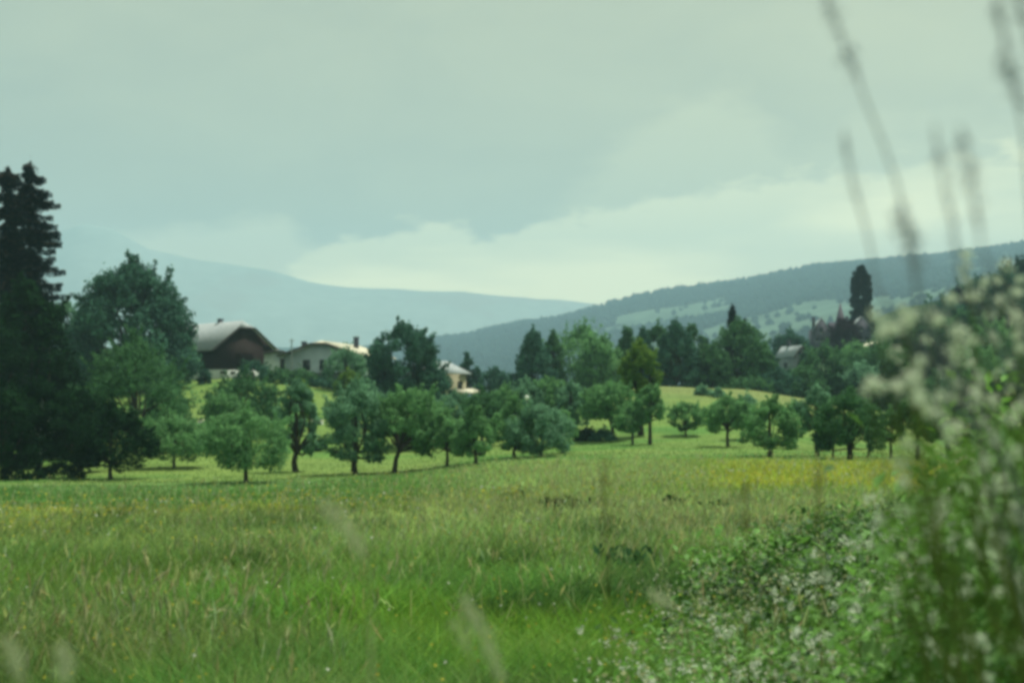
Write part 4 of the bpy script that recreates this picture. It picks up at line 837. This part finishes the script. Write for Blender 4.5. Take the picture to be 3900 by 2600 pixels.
# cream flowering weeds farther down in the thicket
CG = 'cream-flowered weeds in the lower right thicket'
spots = [(1893, 1290, 5.2, 'cream-flowered weed standing highest at the top edge of the thicket'), (1815, 1345, 5.6, 'cream-flowered weed at the upper left edge of the thicket'), (1980, 1330, 4.6, 'cream-flowered weed above the dark hollow of the thicket'), (1700, 1430, 5.6, 'loose cream-flowered weed left of the thicket, in bright grass'),
         (1760, 1500, 4.8, 'cream-flowered weed at the lower left of the thicket'), (1880, 1480, 4.3, 'full cream-flowered weed left of the dark hollow'), (2050, 1420, 3.8, 'cream-flowered weed at the edge of the dark hollow'), (2100, 1290, 4.2, 'pale weed below the large long white head'),
         (2190, 1380, 3.2, 'tall cream-flowered weed right of the dark hollow'), (2150, 1520, 3.0, 'cream-flowered weed at the bottom right of the dark hollow'), (1950, 1550, 3.6, 'low cream-flowered weed at the bottom edge'), (2280, 1480, 2.6, 'cream-flowered weed in the bottom right corner'),
         (1620, 1540, 5.2, 'cream-flowered weed at the bottom edge where grass meets thicket'), (2010, 1240, 5.4, 'slight cream-flowered weed behind the thicket top'), (2240, 1290, 3.4, 'cream-flowered weed below the thin flowering stem'), (1400, 1470, 6.2, 'single cream-headed weed in the bright grass'), (2080, 1180, 2.6, 'near cream-flowered weed under the large long white head'), (2180, 1240, 2.1, 'near cream-flowered weed left of the right edge, halfway down'), (2300, 1230, 1.9, 'near cream-flowered weed at the right edge, halfway down'), (2120, 1370, 2.3, 'near cream-flowered weed above the bottom right corner, left one'), (2260, 1390, 1.8, 'near cream-flowered weed above the bottom right corner, right one'), (2330, 1520, 1.9, 'near cream-flowered weed right in the bottom right corner'), (2200, 1500, 2.2, 'near cream-flowered weed left of the bottom right corner'),
         (1480, 1545, 5.6, 'cream-headed weed at the bottom edge, farthest left')]
for px, row, d_, lab in spots:
    p = P(px, row, d_); base = (p.x, p.y, float(H(p.x, p.y))); hd = []
    for _ in range(rs.randint(5, 9)): hd.append(P(px + rs.normal() * 170 / d_ ** .8, row + rs.uniform(-100, 220) / d_ ** .8, d_ + rs.uniform(-.12, .12)))
    hd = [h_ if h_.z > base[2] + .15 else Vector((h_.x, h_.y, base[2] + .2)) for h_ in hd]
    k_ = min(1, d_ / 4.5); flowering_plant('cream_flowered_weed', base, hd, lab, CG, r=.022 * k_, leafn=60, leafs=.045 * k_, petals=16, ps=.007 * k_, stemm='stem_green')
# many small cream florets in the thicket, beyond counting
x, y = sample_meadow(17000, 3.6, 20, .58); keep = (rs.rand(len(x)) < herb_mask(x, y)) & (rs.rand(len(x)) < sst(.38, .6, noise(x, y, .6, 111, 3)) * .7); x, y = x[keep], y[keep]; N = len(x); z = H(x, y); pxh = 1176 + FPX * x / y
zz = z + rs.uniform(.35, .70, N) + .25 * sst(1950, 2350, pxh) * (1 - sst(4, 7, y)) + .6 * sst(1850, 2300, pxh) * (1 - sst(8, 16, y)); fb = MB(); idx = np.repeat(np.arange(N), 5); m_ = len(idx)
fc = np.where((rs.rand(m_) < .6)[:, None], np.array([.38, .42, .22]), np.array([.50, .56, .42])) * rs.uniform(.6, 1.1, m_)[:, None]
fb.leaves(np.stack([x[idx], y[idx], zz[idx]], 1) + rs.normal(size=(m_, 3)) * .02, rs.normal(size=(m_, 3)) + [0, -.3, .6], rs.uniform(.006, .013, m_), .8, None, None, fc)
tag(fb.build('cream_flowers', M['flower'], color=True), 'small cream flower tufts scattered over the leafy thicket', 'flowers', kind='stuff')

# ---------------------------------------------------------------- tall grass stalks close to the lens
def stalk(pts, d_, label, group, seed=(0, 1), sr=.0009, pr=.004, dark=True, n=120, foot_px=None):
    """a grass stalk through the given view directions, running down to the ground; seed = stretch of it that carries the panicle"""
    W = [P(a, b, d_ + .02 * i_) for i_, (a, b) in enumerate(pts)]
    low = W[-1]; fx = low.x + (low.x - W[-2].x) * 1.0 if foot_px is None else P(foot_px, 1500, d_).x; g_ = float(H(fx, low.y)); root = empty('grass_stalk', (fx, low.y, g_)); tag(root, label, 'grass stalk', group); B = Vector(root.location)
    full = W + [Vector((low.x + (fx - low.x) * k_**(.5 if dark else 1), low.y, low.z + (g_ - low.z) * k_)) for k_ in (.06, .12, .2, .35, .5, .75, 1.0)]
    L = [np.array(p - B) for p in full]; L[-1] = L[-1] - [0, 0, .03]; MB().tube(L, np.linspace(.6, 1.3, len(L)) * sr, 6).build('stem', M['stem_dark' if dark else 'stem_pale'], root, smooth=True)
    Wn = np.array([np.array(p - B) for p in W]); t_ = rs.uniform(seed[0], seed[1], n) * (len(W) - 1); i0 = np.clip(t_.astype(int), 0, len(W) - 2); f_ = (t_ - i0)[:, None]; c_ = Wn[i0] * (1 - f_) + Wn[i0 + 1] * f_; ax = Wn[i0] - Wn[i0 + 1]
    env = np.sin((t_ / (len(W) - 1) - seed[0]) / (seed[1] - seed[0]) * math.pi)[:, None] * .8 + .25
    pb = MB(); pb.leaves(c_ + rs.normal(size=(n, 3)) * pr * env, rs.normal(size=(n, 3)), pr * .9 * rs.uniform(.6, 1.3, n), .35, rs.rand(n), ax + rs.normal(size=(n, 3)) * .3 * np.linalg.norm(ax, axis=1)[:, None]); pb.build('seed_head', M['seed_dark' if dark else 'seed_pale'], root)
SG = 'dark grass stalks against the sky'
stalk([(1880, -60), (1905, 20), (1932, 90), (1965, 170), (1995, 250), (2028, 330), (2060, 420), (2078, 510), (2095, 610), (2115, 720)], .78, 'long dark grass stalk slanting from the top edge down to the blossoms', SG, (.08, .36), pr=.0040, n=42, foot_px=3280)
stalk([(2070, 480), (2085, 550), (2100, 600), (2108, 680), (2120, 760)], .72, 'short thick dark stalk rising in front of the hill, left of the tallest blossom', SG, (.0, .6), pr=.0045, n=50, foot_px=3230)
stalk([(2280, -60), (2296, 20), (2310, 110), (2318, 160), (2335, 220), (2352, 300), (2362, 420), (2372, 560)], .7, 'darkest stalk near the top right corner', SG, (.12, .62), pr=.0042, n=60, foot_px=3430)
stalk([(1938, 300), (1948, 370), (1962, 430), (1985, 510), (2002, 580), (2012, 660)], .85, 'faint thin stalk at the left above the giant black tree', SG, (.05, .6), pr=.0022, n=50, foot_px=3130)
stalk([(2145, 290), (2156, 350), (2166, 410), (2182, 480), (2196, 560), (2206, 640)], .74, 'stalk with a dark lower end between the two middle ones', SG, (.1, .95), pr=.003, n=45, foot_px=3290)
stalk([(2205, 290), (2218, 350), (2232, 420), (2245, 500), (2256, 580)], .7, 'pale blurred stalk above the tallest white blossom', SG, (.1, .8), pr=.0035, n=60, foot_px=3330)
stalk([(2322, -60), (2340, 10), (2356, 60), (2380, 150), (2400, 300)], .8, 'stalk clipped by the top right corner', SG, (.1, .7), pr=.003, n=60, foot_px=3450)
SP = 'pale nodding grass heads close to the lens'
stalk([(735, 1158), (760, 1172), (785, 1195), (808, 1225), (822, 1255), (838, 1290), (850, 1330)], 1.0, 'pale arching grass head in the meadow left of the centre', SP, (.0, .8), sr=.0011, pr=.0030, dark=False, n=240, foot_px=880)
stalk([(1062, 1368), (1080, 1405), (1105, 1440), (1125, 1480), (1140, 1530), (1155, 1580)], 1.0, 'pale slanting grass head at the bottom, centre', SP, (.0, .95), sr=.0011, pr=.0032, dark=False, n=220, foot_px=1190)
stalk([(1045, 1425), (1058, 1455), (1075, 1490), (1090, 1540)], 1.05, 'short pale grass head tucked left of the slanting one', SP, (.0, .7), sr=.001, pr=.0026, dark=False, n=70, foot_px=1120)
stalk([(1490, 1358), (1510, 1372), (1532, 1384), (1542, 1400), (1548, 1440)], 1.3, 'small pale bent grass head below the dark weed patch', SP, (.0, .6), sr=.001, pr=.0030, dark=False, n=130, foot_px=1560)
stalk([(14, 1470), (28, 1500), (42, 1535), (50, 1575)], .9, 'pale grass head in the bottom left corner, left one', SP, (.0, .9), sr=.001, pr=.0030, dark=False, n=130, foot_px=70)
stalk([(140, 1485), (146, 1510), (150, 1540), (152, 1580)], .9, 'pale grass head in the bottom left corner, right one', SP, (.0, .9), sr=.001, pr=.0030, dark=False, n=130, foot_px=160)
SB = 'thin olive stalks standing before the yellow meadow'
for px, r0, r1, lab in ((1390, 1050, 1215, 'thin upright olive stalk left of the yellow band'), (1712, 1105, 1215, 'thin upright olive stalk in the middle of the yellow band'), (1880, 1062, 1215, 'tallest thin olive stalk, right in the yellow band')):
    d_ = 1.35; p0, p1 = P(px, r0, d_), P(px + 3, r1, d_); g_ = float(H(p1.x, d_)); root = empty('olive_stalk', (p1.x, d_, g_)); tag(root, lab, 'grass stalk', SB)
    MB().tube([(0, 0, -.03), (.004, 0, (p0.z - g_) * .6), (p0.x - p1.x, 0, p0.z - g_)], [.0018, .0014, .0009], 6).build('stem', M['stem_brown'], root)
    n_ = 26; t_ = rs.rand(n_); c_ = np.stack([(p0.x - p1.x) * np.ones(n_), np.zeros(n_), (p0.z - g_) - t_ * (p0.z - p1.z)], 1); pb = MB(); pb.leaves(c_ + rs.normal(size=(n_, 3)) * .0016, rs.normal(size=(n_, 3)), .0045, .3, rs.rand(n_), np.tile([0, 0, 1.], (n_, 1))); pb.build('seed_head', M['stem_brown'], root)

# ---------------------------------------------------------------- haze
hz_m = bpy.data.materials.new('haze'); hz_m.use_nodes = True; t = NT(hz_m.node_tree); o = t.n('ShaderNodeOutputMaterial')
v = t.n('ShaderNodeVolumePrincipled'); v.inputs['Color'].default_value = (.47, .74, .95, 1); v.inputs['Density'].default_value = .00021; v.inputs['Anisotropy'].default_value = 0.0; t.l(v.outputs[0], o.inputs['Volume'])
tag(MB().box(-7700, 7700, -7300, 7500, -66, 965).build('haze', hz_m), kind='stuff')
